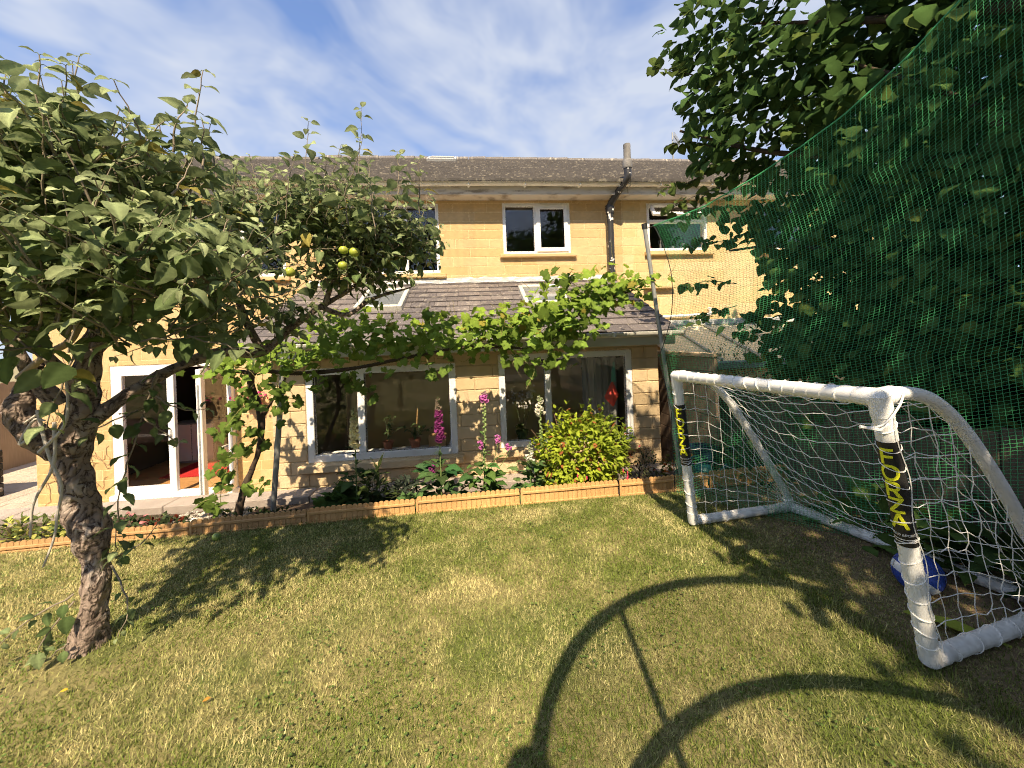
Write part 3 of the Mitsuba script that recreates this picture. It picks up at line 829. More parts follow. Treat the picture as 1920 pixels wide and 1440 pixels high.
def pot_plant(label, c, s, mat, stems, seed, hgt=0.3, leafy=0.06, cat_='potted plant'):
    k = thing('potted_plant', label, cat_)
    v, q = lathe([(r * s, z * s) for r, z in POT], c)
    scene[f'{k}__pot'] = mikit.ply((v, q), mat, smooth=35)
    rr = np.random.default_rng(seed)
    m = MB(); P, Dv, Nn, S = [], [], [], []
    for _ in range(stems):
        tip = np.array([rr.normal(0, 0.10), rr.normal(0, 0.05), hgt * rr.uniform(0.6, 1.1)])
        pts = spline([np.array(c) + [0, 0, 0.1 * s], np.array(c) + tip * [0.3, 0.3, 0.6] + [0, 0, 0.1 * s], np.array(c) + tip + [0, 0, 0.1 * s]], 7)
        m.tube(pts, 0.003, 5, (0.10, 0.13, 0.05))
        for t in range(2, 7):
            P.append(pts[t]); d = rr.normal(0, 1, 3) * [1, 0.6, 0.3]; Dv.append(d); Nn.append([rr.normal(0, 0.3), rr.normal(0, 0.3), 1]); S.append(leafy * rr.uniform(0.6, 1.2))
    m.put(f'{k}__stems', 'm_vc', col=True)
    V, f, C = place(OV, np.array(P), np.array(Dv), np.array(Nn), np.array(S), np.tile([0.07, 0.11, 0.04], (len(P), 1)))
    F = (f[None] + (np.arange(len(V)) * V.shape[1])[:, None, None]).reshape(-1, 3)
    scene[f'{k}__foliage'] = mikit.ply((V.reshape(-1, 3), F), 'm_leaf', smooth=True, color=C.reshape(-1, 3))
    return k


OV = ovate()
V_, f_, C_ = place(ovate(3, 0.95, 0.1, 0.1), WEED_P, WEED_D, np.tile([0, 0, 1.0], (len(WEED_P), 1)) + rng.normal(0, 0.2, (len(WEED_P), 3)), rng.uniform(0.005, 0.010, len(WEED_P)), np.array([0.13, 0.20, 0.055]) * rng.uniform(0.6, 1.3, (len(WEED_P), 1)))
k = thing('clover', 'small clover leaves scattered in the lawn', 'clover', kind='stuff')
scene[k] = mikit.ply((V_.reshape(-1, 3), (f_[None] + (np.arange(len(V_)) * V_.shape[1])[:, None, None]).reshape(-1, 3)), 'm_leaf', color=C_.reshape(-1, 3))
pot_plant('leafy plant in a small pot on the window board, next to the pale mullion', (-1.14, YE + 0.36, 0.10), 1.0, 'm_terracotta', 7, 1, 0.32)
pot_plant('terracotta pot with a stick standing behind the left window', (-0.80, YE + 0.36, 0.10), 1.1, 'm_terracotta', 8, 2, 0.22)
k = thing('plant_stick', 'thin pale cane standing in the terracotta pot', 'cane')
MB().tube([(-0.79, YE + 0.36, 0.2), (-0.755, YE + 0.355, 0.62)], 0.005, 6).put(k, 'm_picket')
k = thing('storage_box', 'orange brown wooden box on the window board', 'box')
m = MB()
for lo, hi in (((-0.62, YE + 0.28, 0.10), (-0.60, YE + 0.42, 0.27)), ((-0.42, YE + 0.28, 0.10), (-0.40, YE + 0.42, 0.27)), ((-0.60, YE + 0.28, 0.10), (-0.42, YE + 0.30, 0.27)), ((-0.60, YE + 0.40, 0.10), (-0.42, YE + 0.42, 0.27))):
    m.add(*cbox(lo, hi, 0.004))
m.put(k, 'm_picket2')
k = thing('white_jug', 'small white jug on the window board behind the magenta foxglove', 'jug')
v, q = lathe([(0, 0), (0.045, 0), (0.05, 0.05), (0.035, 0.12), (0.042, 0.15), (0.036, 0.15), (0.03, 0.12), (0.0, 0.1)], (-0.31, YE + 0.33, 0.10)); scene[f'{k}__body'] = mikit.ply((v, q), 'm_white', smooth=40)
MB().tube(spline([(-0.27, YE + 0.33, 0.23), (-0.245, YE + 0.33, 0.20), (-0.262, YE + 0.33, 0.155)], 8), 0.006, 6).put(f'{k}__handle', 'm_white', smooth=True)
# orchid in the right window
ok = pot_plant('grey orchid in a green glass pot in the right window', (0.60, YE + 0.38, 0.10), 1.25, 'm_leafpot', 4, 5, 0.12)
m = MB(); P, Dv, Nn, S = [], [], [], []
rr = np.random.default_rng(44)
for s in (-0.05, 0.04, 0.10):
    pts = spline([(0.60, YE + 0.38, 0.2), (0.60 + s, YE + 0.37, 0.5), (0.60 + s * 1.7, YE + 0.34, 0.74)], 14)
    m.tube(pts, 0.003, 5, (0.09, 0.11, 0.05))
    for _ in range(30):
        c = pts[rr.integers(9, 14)] + rr.normal(0, 0.045, 3)
        P.append(c); Dv.append(rr.normal(0, 1, 3)); Nn.append([rr.normal(0, 0.4), -1, rr.normal(0, 0.4)]); S.append(0.032)
m.put(f'{ok}__flower_stem', 'm_vc', col=True)
V, f, C = place(OV, np.array(P), np.array(Dv), np.array(Nn), np.array(S), np.tile([0.62, 0.60, 0.58], (len(P), 1)), asp=np.full(len(P), 1.5))
F = (f[None] + (np.arange(len(V)) * V.shape[1])[:, None, None]).reshape(-1, 3)
scene[f'{ok}__flowers'] = mikit.ply((V.reshape(-1, 3), F), 'm_leaf', smooth=True, color=C.reshape(-1, 3))
k = thing('mug', 'white mug on the window board behind the yellow green shrub', 'mug')
v, q = lathe([(0, 0), (0.04, 0), (0.042, 0.11), (0.038, 0.11), (0.036, 0.02), (0, 0.02)], (1.12, YE + 0.36, 0.25)); scene[f'{k}__body'] = mikit.ply((v, q), 'm_white', smooth=40)
v, q = lathe([(0, 0), (0.05, 0), (0.05, 0.15), (0, 0.15)], (1.12, YE + 0.36, 0.10)); scene[num(f'{k}__stand')] = mikit.ply((v, q), 'm_blind', smooth=40)
# hanging red and green fabric ornament
k = thing('hanging_ornament', 'red diamond ornament with a green top hanging in the right window', 'ornament')
m = MB(); m.tube(spline([(1.83, YE + 0.20, 1.12), (1.82, YE + 0.20, 1.0), (1.815, YE + 0.2, 0.86)], 8), [0.012, 0.016, 0.02, 0.024, 0.028, 0.03, 0.032, 0.034], 8, (0.10, 0.34, 0.26)); m.put(f'{k}__top', 'm_vc', smooth=True, col=True)
v = np.array([[1.80, YE + 0.20, 0.88], [1.68, YE + 0.20, 0.66], [1.80, YE + 0.20, 0.52], [1.88, YE + 0.20, 0.68], [1.79, YE + 0.16, 0.69], [1.79, YE + 0.23, 0.69]])
MB().add(v, [[0, 4, 3], [3, 4, 2], [2, 4, 1], [1, 4, 0], [0, 3, 5], [3, 2, 5], [2, 1, 5], [1, 0, 5]], (0.62, 0.07, 0.05)).put(f'{k}__body', 'm_vc', col=True)
k = thing('extractor_hood', 'grey green kitchen extractor hood inside the right window', 'extractor hood')
v = np.array([[1.05, 6.2, 1.02], [1.75, 6.2, 1.02], [1.75, 6.7, 1.02], [1.05, 6.7, 1.02], [1.30, 6.4, 1.30], [1.52, 6.4, 1.30], [1.52, 6.7, 1.30], [1.30, 6.7, 1.30]])
m = MB().add(v, BF); m.put(f'{k}__hood', 'm_blind')
MB().box((1.32, 6.42, 1.301), (1.50, 6.68, 1.98)).put(f'{k}__chimney', 'm_blind')
k = thing('kitchen_curtain', 'grey curtain hanging at the right end of the lean-to window', 'curtain')
v = []
xs = np.linspace(1.50, 2.0, 40)
for x in xs:
    yy = YE + 0.55 + 0.025 * math.sin(x * 60)
    v += [[x, yy, 0.15], [x, yy, 1.34], [x, yy + 0.01, 0.15], [x, yy + 0.01, 1.34]]
i = np.arange(39) * 4
MB().add(v, np.vstack([np.stack([i, i + 4, i + 5, i + 1], 1), np.stack([i + 2, i + 3, i + 7, i + 6], 1)])).put(k, 'm_blind', smooth=True)

# hanging basket on the house wall
k = thing('hanging_basket', 'brown wall basket of pink flowers beside the vine stem', 'basket')
m = MB()
v, q = lathe([(0.02, -0.14), (0.09, -0.11), (0.14, 0.0), (0.13, 0.0), (0.08, -0.09), (0.0, -0.11)], (-3.45, 6.33, 0.72)); m.add(v, q)
m.put(f'{k}__bowl', 'm_vinewood', smooth=40)
rr = np.random.default_rng(8)
P = np.array([-3.45, 6.33, 0.74]) + rr.normal(0, 1, (70, 3)) * [0.10, 0.06, 0.05]
V, f, C = place(OV, P, rr.normal(0, 1, (70, 3)), np.array([[0, -0.6, 1]] * 70) + rr.normal(0, 0.4, (70, 3)), np.full(70, 0.05), np.where(rr.uniform(0, 1, (70, 1)) < 0.5, [[0.60, 0.05, 0.20]], [[0.07, 0.13, 0.04]]), asp=np.full(70, 1.3))
F = (f[None] + (np.arange(len(V)) * V.shape[1])[:, None, None]).reshape(-1, 3)
scene[f'{k}__flowers'] = mikit.ply((V.reshape(-1, 3), F), 'm_leaf', smooth=True, color=C.reshape(-1, 3))

# ------------------------------------------------------------------ neighbour on the right
nb = thing('neighbour_house', 'pale yellow block house next door, seen through the green net', 'house')
NW, NW2 = (3.115, 4.245, 2.935, 3.79), (5.29, 6.2, 2.935, 3.79)
holes = [NW, NW2]
wall_slab(2.661, 9.5, -1.06, 3.86, YM + 0.004, YM + 0.22, holes).put(f'{nb}__wall', 'm_mortar')
lay_blocks(nb, 'm_nstone', 2.665, 9.5, 1.2, 3.84, YM, MZ, MH, ML, holes, joint=0.007, bev=0.003, seed=14)
roof(nb, 2.665, 9.6, 6.03, 3.985, 10.0, 6.16, 8)
eaves(nb, 2.665, 9.6, 'm_fascia2', 'm_gutter')
prin('m_fascia2', lambda p, n, uv: mix((0.62, 0.59, 0.54), (0.36, 0.32, 0.27), smoothstep(0.5, 0.8, fbm(p.x * 5, p.y * 4, p.z * 16, 4))), 0.8)
x0, x1, z0, z1 = NW
wk = window(nb, *NW, YM, nopane=(0,))
m = MB(); m.add(*cbox((x0 + 0.055, YM + 0.027, 3.44), (x1 - 0.055, YM + 0.093, 3.50), 0.005)); m.put(num(f'{wk}__transom'), 'm_upvc')
MB().add([[x0 + 0.05, YM + 0.055, z0 + 0.05], [x1 - 0.05, YM + 0.055, z0 + 0.05], [x1 - 0.05, YM + 0.055, 3.45], [x0 + 0.05, YM + 0.055, 3.45]], [[0, 1, 2, 3]]).put(num(f'{wk}__pane'), 'm_glass')
# top light hung open at an angle
hz, th = z1 - 0.04, math.radians(33)
def tilt(v):
    dz = v[:, 2] - hz; dy = v[:, 1] - (YM + 0.02)
    return np.stack([v[:, 0], YM + 0.02 + dy * math.cos(th) + dz * math.sin(th), hz + dz * math.cos(th) - dy * math.sin(th)], 1)
m = MB(); bars(m, x0 + 0.04, x1 - 0.04, 3.46, hz, YM - 0.03, YM + 0.02, 0.06)
m.v = [tilt(v) for v in m.v]
sk = m.put(num(f'{wk}__sash'), 'm_upvc')
v = tilt(np.array([[x0 + 0.09, YM - 0.005, 3.51], [x1 - 0.09, YM - 0.005, 3.51], [x1 - 0.09, YM - 0.005, hz - 0.05], [x0 + 0.09, YM - 0.005, hz - 0.05]]))
MB().add(v, [[0, 1, 2, 3]]).put(num(f'{wk}__pane'), 'm_glass')
window(nb, *NW2, YM)
sill(nb, 3.05, 4.33, 2.855, 2.93, YM, 0.07, 'm_nstone')
sill(nb, 5.22, 6.27, 2.855, 2.93, YM, 0.07, 'm_nstone')
room(nb, 2.8, 9.0, YM + 0.225, 9.4, 2.2, 3.95, 'm_room')
k = num(f'{nb}__window_board'); MB().add(*cbox((3.1, YM + 0.225, 2.93), (4.3, YM + 0.40, 2.96), 0.004)).put(k, 'm_white')
for lab, xx, r_, h_, mat in (('red and yellow bottle at the left of the neighbour window', 3.30, 0.03, 0.16, 'm_rug'), ('slim white bottle on the neighbour window board', 3.50, 0.018, 0.22, 'm_white'), ('short white tub on the neighbour window board', 3.74, 0.045, 0.11, 'm_white'), ('pale round jar on the neighbour window board', 3.94, 0.055, 0.16, 'm_blind')):
    k = thing('bottle', lab, 'bottle')
    v, q = lathe([(0, 0), (r_, 0), (r_, h_ * 0.7), (r_ * 0.4, h_ * 0.85), (r_ * 0.4, h_), (0, h_)], (xx, YM + 0.29, 2.96)); scene[f'{k}__body'] = mikit.ply((v, q), mat, smooth=40)
    v, q = lathe([(0, 0), (r_ * 0.5, 0), (r_ * 0.5, h_ * 0.1), (0, h_ * 0.1)], (xx, YM + 0.29, 2.96 + h_)); scene[f'{k}__cap'] = mikit.ply((v, q), 'm_upvc', smooth=40)
# waste pipes on the wall
k = num(f'{nb}__ledge'); MB().add(*cbox((3.0, 6.40, 2.27), (3.56, 6.495, 2.32), 0.006)).put(k, 'm_nstone')
k = num(f'{nb}__waste_pipe'); MB().tube([(2.9, 6.44, 1.76), (4.2, 6.44, 1.79)], 0.024, 10).tube([(4.2, 6.44, 1.79), (4.2, 6.44, 1.90)], 0.026, 10).tube([(4.20, 6.44, 1.89), (4.20, 6.50, 1.89)], 0.022, 8).put(k, 'm_upvc', smooth=40)
# lean-to glazed roof next door
cv = thing('conservatory', 'low neighbouring lean-to with cream sheet roof and grey green gutter', 'conservatory')
A0, A1 = np.array([2.85, 6.49, 1.62]), np.array([2.85, 5.02, 1.06])
for i in range(6):
    xa, xb = 2.80 + i * 0.62, 2.80 + (i + 1) * 0.62
    v = np.array([[xa + 0.02, A0[1], A0[2]], [xb - 0.02, A0[1], A0[2]], [xb - 0.02, A1[1], A1[2]], [xa + 0.02, A1[1], A1[2]]])
    v2 = v + [0, 0, -0.02]
    scene[num(f'{cv}__roof_sheet')] = mikit.ply((np.vstack([v2, v]), np.vstack([BF])), 'm_polysheet')
    MB().tube([(xa, A0[1], A0[2] + 0.02), (xa, A1[1], A1[2] + 0.02)], 0.022, 6).put(num(f'{cv}__glazing_bar'), 'm_guttergrey')
prin('m_polysheet', (0.66, 0.60, 0.42), 0.35)
prin('m_greengrey', (0.20, 0.26, 0.23), 0.45)
MB().add(*cbox((2.78, 4.93, 0.94), (6.6, 5.03, 1.06), 0.02)).put(f'{cv}__gutter', 'm_greengrey')
MB().add(*cbox((2.78, 6.40, 1.60), (6.6, 6.495, 1.70), 0.01)).put(f'{cv}__flashing', 'm_lead')
MB().box((2.80, 5.05, -1.05), (6.55, 5.2, 0.94)).put(f'{cv}__wall', 'm_nstone')
k = thing('boundary_wall', 'shaded timber boarded boundary wall beside the lean-to corner', 'wall')
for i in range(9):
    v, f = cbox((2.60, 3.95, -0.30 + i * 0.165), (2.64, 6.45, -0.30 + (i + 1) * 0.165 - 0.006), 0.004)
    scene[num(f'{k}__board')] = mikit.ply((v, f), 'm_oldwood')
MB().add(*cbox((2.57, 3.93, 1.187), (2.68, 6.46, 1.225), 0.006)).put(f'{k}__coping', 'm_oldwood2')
# ------------------------------------------------------------------ picket edging of the bed
where = ['at the far left beside the apple trunk', 'left of the apple trunk', 'behind the apple trunk', 'right of the apple trunk below the pink flowers', 'in the shade below the vine stem',
         'in the shade below the left steel pole', 'below the magenta foxglove', 'below the pink and white foxgloves', 'below the yellow green shrub', 'running behind the far goal post']
xe = [-5.2, -4.3, -3.72, -3.05, -2.30, -1.42, -0.545, 0.36, 1.27, 2.16, 3.0]
ye = [3.18, 3.22, 3.25, 3.28, 3.30, 3.335, 3.362, 3.382, 3.40, 3.43, 3.46]
te = [0.06, 0.06, 0.075, 0.095, 0.11, 0.12, 0.132, 0.134, 0.136, 0.138, 0.138]
rr = np.random.default_rng(21)
for i in range(1, 10):
    k = thing('edging_panel', f'low wooden picket edging panel {where[i]}', 'picket edging', 'picket edging panels along the flower bed')
    a, b_ = np.array([xe[i] + 0.008, ye[i]]), np.array([xe[i + 1] - 0.008, ye[i + 1] + rr.uniform(-0.006, 0.006)])
    L_ = np.linalg.norm(b_ - a); dx_, dy_ = (b_ - a) / L_
    def W(v, z0=0.0):
        return np.stack([a[0] + v[:, 0] * dx_ - v[:, 1] * dy_, a[1] + v[:, 0] * dy_ + v[:, 1] * dx_, v[:, 2] + z0], 1)
    npk = max(3, int(round(L_ / 0.042)))
    pw = L_ / npk
    zb, zt = -0.06, te[i] + rr.uniform(-0.006, 0.006)
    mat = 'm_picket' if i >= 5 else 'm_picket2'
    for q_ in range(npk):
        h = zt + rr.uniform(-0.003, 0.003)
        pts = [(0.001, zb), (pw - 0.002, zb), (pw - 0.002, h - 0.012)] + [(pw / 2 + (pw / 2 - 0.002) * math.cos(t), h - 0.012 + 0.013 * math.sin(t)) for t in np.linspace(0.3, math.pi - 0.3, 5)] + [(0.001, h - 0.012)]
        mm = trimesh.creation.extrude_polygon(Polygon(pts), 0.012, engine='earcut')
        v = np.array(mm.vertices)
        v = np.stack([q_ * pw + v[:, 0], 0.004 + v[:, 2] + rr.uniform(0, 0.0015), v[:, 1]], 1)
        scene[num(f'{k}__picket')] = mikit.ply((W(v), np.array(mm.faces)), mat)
    for z in (zt - 0.052, -0.012):
        v, f = cbox((0.0, -0.010, z), (L_, 0.0035, z + 0.022), 0.003)
        scene[num(f'{k}__rail')] = mikit.ply((W(v), f), mat)
    v, f = cbox((-0.006, -0.012, -0.06), (0.012, -0.0105, zt - 0.01), 0.0006)
    scene[num(f'{k}__end_strip')] = mikit.ply((W(v), f), mat)

# ------------------------------------------------------------------ poles of the vine and the net
k = thing('vine_pole', 'grey steel scaffold pole leaning in the bed left of the windows', 'pole')
v, f = tubem([(-1.905, 3.75, -0.12), (-1.74, 3.75, 1.49)], 0.024, 14); scene[f'{k}__tube'] = mikit.ply((v, f), 'm_steel', smooth=40)
v, f = tubem([(-1.742, 3.75, 1.47), (-1.739, 3.75, 1.50)], 0.028, 14); scene[f'{k}__cap'] = mikit.ply((v, f), 'm_rubber', smooth=40)
k = thing('net_pole', 'grey steel pole with a black cap holding the corner of the green net', 'pole')
NP0, NP1 = np.array([1.92, 3.45, -0.12]), np.array([1.628, 3.45, 2.475])
v, f = tubem([NP0, NP1], 0.019, 14); scene[f'{k}__tube'] = mikit.ply((v, f), 'm_steel', smooth=40)
v, f = tubem([NP1 + (NP0 - NP1) * 0.012, NP1 + (NP1 - NP0) * 0.006], 0.026, 14); scene[f'{k}__cap'] = mikit.ply((v, f), 'm_black', smooth=40)

# ------------------------------------------------------------------ green net
k = thing('green_net', 'fine green ball stop net hung from the steel pole in front of the dark tree', 'net')
NA, NB_ = np.array([1.70, 3.45]), np.array([3.0, 1.9])
nd = (NB_ - NA) / np.linalg.norm(NB_ - NA)
ns = [0.0, 0.45, 0.83, 1.12, 1.37, 1.66, 1.90, 2.3, 2.9]
nz = [2.46, 2.53, 2.66, 2.78, 2.90, 3.11, 3.34, 3.75, 4.35]
cs = 0.0255; rw = 0.0255
nc, nr = int(2.85 / cs), int(4.45 / rw)
S, Z = np.meshgrid(np.arange(nc + 1) * cs, np.arange(nr + 1), indexing='ij')
top = np.interp(S, ns, nz)
fr = Z / nr
zz = top + (-0.12 - top) * fr
left = 0.02 + 0.15 * np.sin(np.clip((2.46 - zz) / 1.2, 0, 1) * np.pi) ** 0.8 + 0.10 * np.clip((1.26 - zz) / 0.5, 0, 1)
s2 = left + S * (2.85 - left) / 2.85
I, J = np.meshgrid(np.arange(nc + 1), np.arange(nr + 1), indexing='ij')
zig = np.clip((zz - 1.4) / 1.2, 0, 1)
s2 = s2 + np.where((I + J) % 2 == 0, 1, -1) * cs * (0.03 + 0.03 * zig)
s2 = s2 + 0.006 * (meshkit.fbm(np.stack([S * 6, zz * 6, S * 0], -1), 3, 4) - 0.5)
bulge = 0.07 * np.sin(np.clip(S / 2.85, 0, 1) * np.pi) * np.sin(np.clip(fr, 0, 1) * np.pi) + 0.05 * (meshkit.fbm(np.stack([S * 2.2, zz * 1.6, S * 0 + 5], -1), 3, 8) - 0.5)
nn = np.array([nd[1], -nd[0]])
NPt = np.stack([NA[0] + s2 * nd[0] + bulge * nn[0], NA[1] + s2 * nd[1] + bulge * nn[1], zz + 0.016 * (meshkit.fbm(np.stack([S * 5, zz * 5, S * 0 + 8], -1), 3, 14) - 0.5)], -1)
P = [NPt[:, :-1].reshape(-1, 3), NPt[:-1].reshape(-1, 3)]; Q = [NPt[:, 1:].reshape(-1, 3), NPt[1:].reshape(-1, 3)]
v, f = segs(np.vstack(P), np.vstack(Q), 0.00112, 3)
scene[f'{k}__mesh'] = mikit.ply((v, f), 'm_net'); labels[f'{k}__mesh'] = {'kind': 'stuff'}
e = NPt[:, 0]; v, f = tubem(e[::2], 0.0055, 6); scene[f'{k}__top_cord'] = mikit.ply((v, f), 'm_net')
e = NPt[0, ::2]; v, f = tubem(np.vstack([[1.63, 3.45, 2.44], e]), 0.004, 6); scene[f'{k}__edge_cord'] = mikit.ply((v, f), 'm_blackcord')

# ------------------------------------------------------------------ football goal
goal = thing('football_goal', 'small white plastic football goal with black and yellow post sleeves', 'football goal')
FT, FB = np.array([1.43, 2.62, 1.148]), np.array([2.468, 2.844, 0.036])
NT, NBk = np.array([1.564, 1.351, 1.167]), np.array([2.79, 1.60, 0.036])
F0, N0 = np.array([1.597, 2.758, 0.036]), np.array([1.867, 1.446, 0.036])
GR = 0.034


def gtube(key, pts, n=40, r=GR, lab=None):
    p = spline(pts, n) if len(pts) > 2 else np.linspace(pts[0], pts[1], 8)
    v, f = tubem(p, r, 24)
    scene[key] = mikit.ply((v, f), 'm_goal', smooth=40)


for nm, A, B in (('post', F0, FT), ('post', N0, NT)):
    gtube(num(f'{goal}__{nm}'), [A, B])
gtube(f'{goal}__crossbar', [FT, NT])
gtube(num(f'{goal}__ground_bar'), [F0, FB]); gtube(num(f'{goal}__ground_bar'), [N0, NBk]); gtube(num(f'{goal}__ground_bar'), [FB, NBk])
tt = [0, .10, .25, .40, .55, .70, .85, .95, 1.0]
zf = [1.148, 1.148, 1.11, .985, .79, .565, .325, .17, .036]
zn = [1.167, 1.175, 1.135, 1.01, .82, .60, .35, .19, .036]
def arch(A, B, z):
    return np.array([[*(A[:2] + (B[:2] - A[:2]) * t), zz_] for t, zz_ in zip(tt, z)])
ARF, ARN = arch(FT, FB, zf), arch(NT, NBk, zn)
gtube(num(f'{goal}__side_bar'), ARF, 60, 0.027); gtube(num(f'{goal}__side_bar'), ARN, 60, 0.027)
# corner sockets
for c, a, b_, e in ((FT, F0, NT, ARF[1]), (NT, N0, FT, ARN[1]), (F0, FT, FB, None), (N0, NT, NBk, None), (FB, F0, NBk, ARF[-2]), (NBk, N0, FB, ARN[-2])):
    m = MB()
    for o in (a, b_, e):
        if o is not None:
            m.tube([c - unit(o - c) * 0.012, c + unit(o - c) * 0.075], GR + 0.0028, 24)
    sph = trimesh.creation.icosphere(2, GR + 0.003); m.mesh(sph.apply_translation(c))
    m.put(num(f'{goal}__corner_socket'), 'm_goal', smooth=40)
# sleeves and lettering
def sleeve(A, B, t0, t1, face, size):
    ax = unit(B - A)
    v, f = tubem([A + ax * t0, A + ax * t1], GR + 0.0016, 28, cap=False)
    sk = num(f'{goal}__sleeve'); scene[sk] = mikit.ply((v, f), 'm_black', smooth=40)
    u = unit(face - ax * (face @ ax)); w = unit(np.cross(ax, u))   # w runs to the reader's right
    def wrap(m, xo, yo, key, mat):
        v = np.array(m.vertices); fc = np.array(m.faces)
        v, fc = trimesh.remesh.subdivide_to_size(v, fc, 0.012)
        R = GR + 0.0024 + v[:, 2]
        ang = (v[:, 0] + xo) / (GR + 0.002)
        q = (A + ax * t1)[None] + R[:, None] * (np.cos(ang)[:, None] * u + np.sin(ang)[:, None] * w) - ax * (yo - v[:, 1])[:, None]
        scene[key] = mikit.ply((q, fc), mat)
    for n_, ch in enumerate('FORZA'):
        m = meshkit.text_mesh(ch, size, 0.0006, bold=True)
        bb = m.bounds
        m.apply_translation([-(bb[0][0] + bb[1][0]) / 2, -bb[0][1], 0])
        m.vertices[:, 0] = m.vertices[:, 0] * 0.98 + 0.05 * m.vertices[:, 1] - 0.025 * size
        wrap(m, 0.0, 0.022 + (n_ + 1) * size * 1.10, num(f'{sk}__letter'), 'm_yellow')
    m = meshkit.text_mesh('WORLD SPORTS', 0.0095, 0.0006, bold=True); m.apply_translation([-m.bounds[1][0] / 2, 0, 0])
    L_ = t1 - t0
    wrap(m, 0.0, L_ - 0.050, f'{sk}__small_lettering', 'm_upvc')
    for q_ in (0.032, 0.020):
        v, f = tubem([A + ax * (t0 + q_), A + ax * (t0 + q_ + 0.004)], GR + 0.0022, 28, cap=False)
        scene[num(f'{sk}__stripe')] = mikit.ply((v, f), 'm_upvc', smooth=40)


sleeve(N0, NT, 0.545, 1.00, np.array([-1.0, -0.42, 0.0]), 0.064)
sleeve(F0, FT, 0.46, 0.925, np.array([-1.0, -0.9, 0.0]), 0.066)
# white goal net: sides and sloping back, slack strands
gk = f'{goal}__net'
P, Q = [], []
rr = np.random.default_rng(31)


def sheet(G, amp, axis, seed):
    n, m_ = G.shape[:2]
    n1 = meshkit.fbm(np.stack([G[..., 0] * 9, G[..., 1] * 9, G[..., 2] * 9], -1), 3, seed) - 0.5
    n2 = meshkit.fbm(np.stack([G[..., 0] * 9 + 5, G[..., 1] * 9, G[..., 2] * 9 + 3], -1), 3, seed + 1) - 0.5
    w = np.outer(np.sin(np.linspace(0, np.pi, n)) ** 0.5, np.sin(np.linspace(0, np.pi, m_)) ** 0.5)
    G = G + (amp * n1 * w)[..., None] * axis + (amp * 0.9 * n2 * w)[..., None] * np.array([0, 0, 1.0]) + (amp * 0.7 * n1 * w)[..., None] * np.array([0, 1.0, 0])
    for A, B in ((G[:-1], G[1:]), (G[:, :-1], G[:, 1:])):
        A, B = A.reshape(-1, 3), B.reshape(-1, 3)
        c = (A + B) / 2 - np.stack([0 * A[:, 0], 0 * A[:, 0], 0.10 * np.linalg.norm(B - A, axis=1) * rr.uniform(0.0, 1.1, len(A))], 1) + rr.normal(0, 0.004, A.shape)
        P.extend([A, c]); Q.extend([c, B])


def side(base0, base1, arc, seed):
    """side net between ground bar, post and arched bar"""
    cols = []
    for t in np.linspace(0.03, 0.98, 10):
        zt = np.interp(t, tt, arc[:, 2]) - 0.03
        b_ = base0 + (base1 - base0) * t
        tp = arc[0] * (1 - t) + arc[-1] * t; tp = np.array([np.interp(t, tt, arc[:, 0]), np.interp(t, tt, arc[:, 1]), zt])
        zlist = np.linspace(0.0, 1.0, 11)
        cols.append(np.array([b_ + [0, 0, 0.03] + (tp - b_ - [0, 0, 0.03]) * s for s in zlist]))
    sheet(np.array(cols), 0.035, np.array([0, 1.0, 0]), seed)


side(F0, FB, ARF, 5); side(N0, NBk, ARN, 9)
rows = []
arF, arN = spline(np.vstack([ARF]), 16), spline(np.vstack([ARN]), 16)
for a, b_ in zip(arF, arN):
    rows.append(np.array([a + (b_ - a) * s for s in np.linspace(0.0, 1.0, 14)]))
G = np.array(rows)
sag = np.outer(np.sin(np.linspace(0, np.pi, 16)), np.sin(np.linspace(0, np.pi, 14)))
G[..., 2] -= 0.17 * sag; G[..., 0] -= 0.10 * sag
sheet(G, 0.07, np.array([1.0, 0, 0]), 15)
v, f = segs(np.vstack(P), np.vstack(Q), 0.0021, 4)
scene[gk] = mikit.ply((v, f), 'm_netwhite'); labels[gk] = {'kind': 'stuff'}
# lashings: loops round the bars and a cord down the near post
m = MB()
for A, B, n_ in ((FT, NT, 15), (N0, NT, 12), (F0, FT, 9), (N0, NBk, 6), (F0, FB, 5)):
    ax = unit(B - A); L_ = np.linalg.norm(B - A)
    a0 = unit(np.cross(ax, [0.3, 0.2, 1])); b0 = np.cross(ax, a0)
    for s in np.linspace(0.12, 0.9, n_) * L_:
        an = np.linspace(0, 2 * np.pi, 17)
        m.tube(A + ax * s + (GR + 0.003) * (np.cos(an)[:, None] * a0 + np.sin(an)[:, None] * b0) + ax * (0.018 * np.sin(an + s * 9))[:, None], 0.002, 4)
u = unit(np.array([-0.35, -1.0, 0.25]))
zz_ = np.linspace(0.06, 1.1, 26)
m.tube(np.array([N0 + unit(NT - N0) * s + unit(np.array([0.25, -1, 0])) * (GR + 0.006) + np.array([0.012 * math.sin(s * 17), 0, 0]) for s in zz_]), 0.0022, 4)
m.tube(np.array([NT + [0.0, -0.03, -0.10], NT + [-0.05, -0.045, -0.115], NT + [-0.12, -0.03, -0.10]]), 0.006, 5)
m.tube(spline([NT + [0.09, -0.02, 0.03], NT + [0.03, -0.045, -0.03], NT + [-0.04, -0.045, -0.095], NT + [-0.11, -0.02, -0.108]], 14), 0.004, 5)
m.put(f'{goal}__lashing', 'm_netwhite'); labels[f'{goal}__lashing'] = {'kind': 'stuff'}

